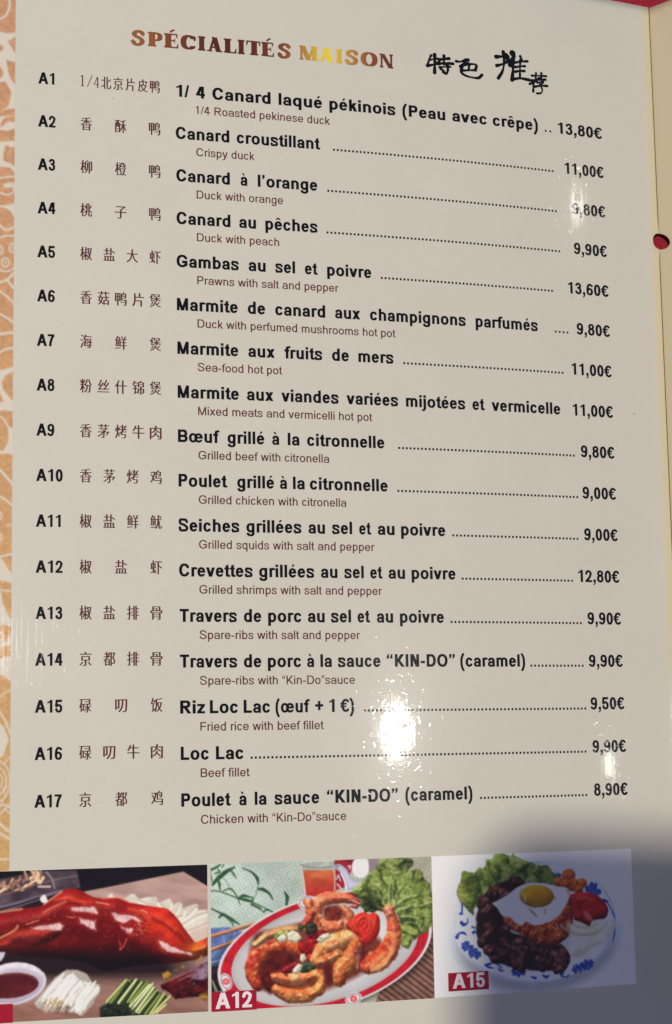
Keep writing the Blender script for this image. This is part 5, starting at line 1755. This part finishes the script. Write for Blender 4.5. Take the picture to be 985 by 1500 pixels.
    A.line(z9([(835, 490), (850, 520), (850, 560)]), [.8, 1.8, .7], (244, 222, 160), soft=1.8, alpha=.8)
    return A


ART_Y = 0
duck_picture().build('duck_picture', menu, 'printed picture of a glossy red lacquered duck')
prawn_picture().build('prawn_picture', menu, 'printed picture of fried prawns on a red rimmed plate')
rice_picture().build('rice_picture', menu, 'printed picture of fried rice, beef and an egg')


# ------------------------------------------------------------------ copper floral band down the left edge
def floral_band():
    A = Art((-121.8, -151.6, -94.38, 120.1), [(-116.37, -118.71), (24.09, -104.46), (14.0, 1275.5), (-137.5, 1280.6)], .23)
    X, Y = A.X, A.Y
    cop = lambda X, Y, d: (np.array([192, 145, 104]) + np.clip((Y - 500) / 700, -.6, 1)[..., None] * np.array([4, 8, -4])) * (.86 + .25 * fbm(X / 4, Y / 4, 300, 4)[..., None])
    crm = np.array([203, 191, 175])
    A.img[:] = cop(X, Y, None)
    # far part of the band: scrolls of the same kind
    rng = np.random.default_rng(33)
    for k in range(70):
        x, y = -118 + rng.random() * 100, -120 + rng.random() * 1390
        r = 9 + rng.random() * 16
        a0 = rng.random() * 6
        A.line([(x + r * (1 - .09 * i) * math.cos(a0 + i * .7), y + r * (1 - .09 * i) * math.sin(a0 + i * .7)) for i in range(9)], [1.4, 2.6, 1.8], crm, soft=1.2)

    def C(pts, oy, **k):
        A.fill([(x / 3.75, oy + y / 3.75) for x, y in pts], crm, **k)

    def K(pts, oy, **k):
        A.fill([(x / 3.75, oy + y / 3.75) for x, y in pts], cop, smooth=True, **k)

    def S(pts, w, oy):
        A.line([(x / 3.75, oy + y / 3.75) for x, y in pts], np.array(w) / 7.5 if not np.isscalar(w) else w / 7.5, crm, soft=1.0)
    A.fill([(-8, -60), (26, -60), (26, 1290), (-8, 1290)], cop)
    # 0-400
    S([(-20, 108), (10, 100), (38, 78), (54, 30), (48, -20)], 12, 0)
    C([(-30, 165), (40, 182), (95, 178), (95, 345), (40, 330), (60, 430), (95, 470), (95, 620), (-30, 620)], 0)
    K([(46, 228), (68, 214), (90, 205), (90, 290), (66, 262)], 0)
    K([(-20, 245), (12, 250), (18, 268), (-2, 285), (-20, 285)], 0)
    K([(38, 328), (60, 352), (92, 395), (90, 460), (66, 440), (48, 395)], 0)
    K([(-20, 360), (6, 372), (18, 405), (8, 428), (-20, 432)], 0)
    K([(-20, 475), (24, 448), (48, 476), (62, 512), (52, 560), (34, 592), (-20, 600)], 0)
    K([(-20, 618), (30, 602), (92, 598), (92, 634), (30, 636), (-20, 650)], 0)
    C([(-20, 640), (92, 632), (92, 718), (-20, 720)], 0)
    K([(2, 696), (14, 660), (40, 642), (92, 638), (92, 668), (46, 668), (20, 690)], 0)
    K([(-20, 716), (40, 718), (92, 708), (92, 772), (40, 768), (-20, 782)], 0)
    C([(-20, 780), (92, 770), (92, 960), (60, 920), (-20, 912)], 0)
    K([(34, 798), (60, 808), (92, 815), (92, 912), (56, 896), (20, 876), (24, 830)], 0)
    S([(-20, 985), (30, 972), (92, 968)], 10, 0)
    S([(92, 1018), (50, 1020), (28, 1018), (70, 1006), (76, 1050), (40, 1068), (-20, 1048)], [10, 20, 16, 8, 9, 9, 9], 0)
    C([(-20, 1122), (30, 1128), (92, 1112), (92, 1215), (60, 1160), (40, 1148), (10, 1136), (-20, 1140)], 0)
    S([(-20, 1210), (10, 1245), (40, 1262), (92, 1240)], 12, 0)
    S([(-20, 1310), (30, 1296), (92, 1292)], 10, 0)
    for x, y in ((30, 1440), (-4, 1372), (72, 1360)):
        S([(x + 20 * math.cos(t), y + 24 * math.sin(t)) for t in np.linspace(0, 6.4, 14)], 9, 0)
        A.dot(x / 3.75, y / 3.75, 2.2, 2.4, crm, soft=2.0, alpha=.7)
    S([(-20, 1478), (40, 1490), (92, 1462)], 9, 0)
    # 400-800
    o = 400
    S([(-20, 55), (38, 36), (80, -5)], 13, o)
    S([(38, 34), (80, 88)], 12, o)
    S([(-20, 84), (40, 128), (80, 168)], 11, o)
    S([(-20, 212), (30, 240), (80, 272)], 12, o)
    S([(-20, 338), (40, 328), (80, 326)], 14, o)
    S([(-20, 448), (30, 418), (80, 408)], 12, o)
    C([(-20, 535), (30, 526), (80, 510), (80, 535), (30, 562), (10, 600), (20, 640), (80, 712), (80, 762), (30, 752), (-20, 756), (-20, 705), (22, 706), (-2, 650), (-20, 620)], o)
    S([(-20, 772), (20, 800), (42, 838), (60, 852)], 10, o)
    C([(44, 846), (80, 855), (80, 1000), (50, 990), (-20, 992), (-20, 978), (20, 972), (44, 930), (48, 890)], o)
    S([(-20, 1060), (30, 1110), (80, 1172)], 14, o)
    S([(-20, 1215), (40, 1250), (80, 1290)], 12, o)
    for y in (1330, 1450):
        S([(-6 + 16 * math.cos(t), y + 22 * math.sin(t)) for t in np.linspace(-1.6, 1.6, 8)], 9, o)
    S([(40, 1390), (80, 1370)], 9, o)
    # 800-1200
    o = 800
    S([(-20, 60), (20, 52), (80, 38)], 12, o)
    C([(-20, 62), (8, 64), (50, 130), (80, 160), (80, 205), (20, 190), (-20, 192)], o)
    S([(-20, 236), (40, 244), (80, 246)], 9, o)
    C([(-20, 248), (8, 252), (18, 320), (50, 385), (80, 410), (80, 450), (40, 436), (-20, 430)], o)
    S([(-10, 470), (14, 480), (18, 510), (-10, 520)], 9, o)
    C([(60, 470), (80, 460), (80, 545), (30, 548), (-20, 560), (-20, 532), (40, 520)], o)
    C([(-20, 620), (30, 606), (80, 600), (80, 740), (50, 736), (30, 716), (-20, 700)], o)
    S([(-20, 850), (20, 810), (80, 780)], 8, o)
    S([(-20, 880), (30, 960), (70, 1060)], 12, o)
    C([(-20, 950), (20, 990), (50, 1060), (30, 1120), (20, 1150), (-20, 1180), (-20, 1100), (0, 1085)], o)
    for r in (24, 48, 72):
        S([(-6 + r * .85 * math.cos(t), 1290 + r * 1.5 * math.sin(t)) for t in np.linspace(-1.7, 1.7, 12)], 8, o)
    S([(20, 1200), (80, 1130)], 8, o)
    S([(-20, 1440), (30, 1420), (80, 1460)], 10, o)
    # 1150-1265 (its own scale)
    o = 1150

    def S2(pts, w):
        A.line([(x / 4.283, o + y / 4.283) for x, y in pts], w / 8.5, crm, soft=1.0)
    S2([(10, 120), (34, 60), (20, 20), (44, 10)], 8)
    S2([(-20, 190), (20, 165), (40, 140), (80, 120)], 10)
    S2([(30, 150), (80, 190)], 10)
    S2([(-20, 215), (30, 270), (80, 300)], 15)
    S2([(-20, 285), (30, 320), (80, 350)], 14)
    S2([(-20, 466), (80, 464)], 12)
    return A


floral_band().build('floral_band', menu, 'copper band of cream flower scrolls along the left edge')


# ------------------------------------------------------------------ red number labels on the pictures
def rect_quads(x0, y0, x1, y1, nx=8, ny=3):
    xs_, ys_ = np.linspace(x0, x1, nx + 1), np.linspace(y0, y1, ny + 1)
    return np.array([[(xs_[i], ys_[j + 1]), (xs_[i + 1], ys_[j + 1]), (xs_[i + 1], ys_[j]), (xs_[i], ys_[j])] for i in range(nx) for j in range(ny)])


for txt, (x0, y0, x1, y1), (tx0, tx1, ty, em) in (('A1', (-105.25, 155.45, -93.15, 160.45), (-104.0, -97.4, 159.6, 5.7)),
                                                  ('A12', (-38.72, 155.12, -25.85, 160.5), (-37.55, -27.2, 159.75, 6.1)),
                                                  ('A15', (31.3, 153.5, 44.0, 158.7), (32.65, 42.75, 157.95, 5.75))):
    lab = quads_mesh('number_label', rect_quads(x0, y0, x1, y1), M_RED, lift=.05, label='red label printed ' + txt)
    quads_mesh('label_number', set_words([(txt, tx0, tx1, 'B')], em, ty), M_WHITE, lab, lift=.08)

# specks of dirt caught on the film
rng_ = np.random.default_rng(8)
for sx_, sy_, sr_ in ((100.36, -14.87, .16), (-66.0, -101.9, .10), (-62.2, -68.5, .10), (-9.6, -91.4, .09), (52.0, 128.0, .12)):
    t_ = np.linspace(0, 2 * np.pi, 9)[:-1]
    rr_ = sr_ * (1 + .35 * rng_.random(8))
    P_ = np.stack([sx_ + rr_ * np.cos(t_), sy_ - rr_ * np.sin(t_)], 1)
    part(mesh_np('dirt_speck', world(P_[:, 0], P_[:, 1], .06), np.arange(8)[None, :], M_BLACK))

# ------------------------------------------------------------------ the phone that takes the picture and shades the corner
def phone():
    import bmesh
    root = bpy.data.objects.new('smartphone', None)
    COL.objects.link(root)
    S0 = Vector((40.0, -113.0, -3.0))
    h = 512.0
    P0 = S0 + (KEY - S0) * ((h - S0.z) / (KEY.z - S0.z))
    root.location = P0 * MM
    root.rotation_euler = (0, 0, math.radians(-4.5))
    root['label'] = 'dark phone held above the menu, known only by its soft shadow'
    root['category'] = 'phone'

    def slab(name, cx_, cy_, w, hgt, z0, z1, rad, mat, seg=10):
        bm = bmesh.new()
        loop = []
        for sx, sy, a0 in ((1, 1, 0), (-1, 1, 90), (-1, -1, 180), (1, -1, 270)):
            for i in range(seg + 1):
                a = math.radians(a0 + 90 * i / seg)
                loop.append(((cx_ + sx * (w / 2 - rad) + rad * math.cos(a)) * MM, (cy_ + sy * (hgt / 2 - rad) + rad * math.sin(a)) * MM))
        lo = [bm.verts.new((x, y, z0 * MM)) for x, y in loop]
        hi = [bm.verts.new((x, y, z1 * MM)) for x, y in loop]
        bm.faces.new(lo[::-1])
        bm.faces.new(hi)
        k = len(lo)
        for i in range(k):
            bm.faces.new((lo[i], lo[(i + 1) % k], hi[(i + 1) % k], hi[i]))
        me = bpy.data.meshes.new(name)
        bm.to_mesh(me)
        bm.free()
        me.materials.append(mat)
        o = bpy.data.objects.new(name, me)
        COL.objects.link(o)
        o.parent = root
        return o

    def plain(name, c, r):
        m = bpy.data.materials.new(name)
        m.use_nodes = True
        m.node_tree.nodes['Principled BSDF'].inputs['Base Color'].default_value = (*c, 1)
        m.node_tree.nodes['Principled BSDF'].inputs['Roughness'].default_value = r
        return m
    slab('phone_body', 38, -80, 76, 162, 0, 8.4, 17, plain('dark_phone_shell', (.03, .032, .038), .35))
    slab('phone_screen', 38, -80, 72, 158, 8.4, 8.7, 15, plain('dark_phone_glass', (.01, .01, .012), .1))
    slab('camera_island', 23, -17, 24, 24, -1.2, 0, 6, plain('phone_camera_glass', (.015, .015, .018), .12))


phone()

# small warm lamps of the restaurant, mirrored by the film (mirror points found from page and camera)


def mirror_lamp(name, px, py, dist, radiance, radius, color):
    slope = 2 * 4.12217845e-4 * px + 3 * 1.74719944e-6 * px * px
    nrm = Vector((slope, 0, 1)).normalized()
    P = Vector((px, -py, float(zpage(px))))
    v = (P - Vector((-147.731, -89.651, 496.371))).normalized()
    r = v - 2 * v.dot(nrm) * nrm
    L = P + r * dist
    lamp(name, L, radiance * 4 * math.pi ** 2 * (radius * MM) ** 2, radius, color)


mirror_lamp('pendant_lamp', 16.9, 83.4, 1500, 66.0, 31.0, (1.0, 0.96, 0.9))
mirror_lamp('far_pendant_lamp', 82.3, -80.6, 2600, 19.0, 28.0, (1.0, 0.94, 0.86))
mirror_lamp('side_pendant_lamp', 86.5, 94.5, 2400, 22.0, 24.0, (1.0, 0.94, 0.86))
mirror_lamp('wall_lamp', -106.0, 58.0, 2200, 7.0, 45.0, (1.0, 0.96, 0.9))
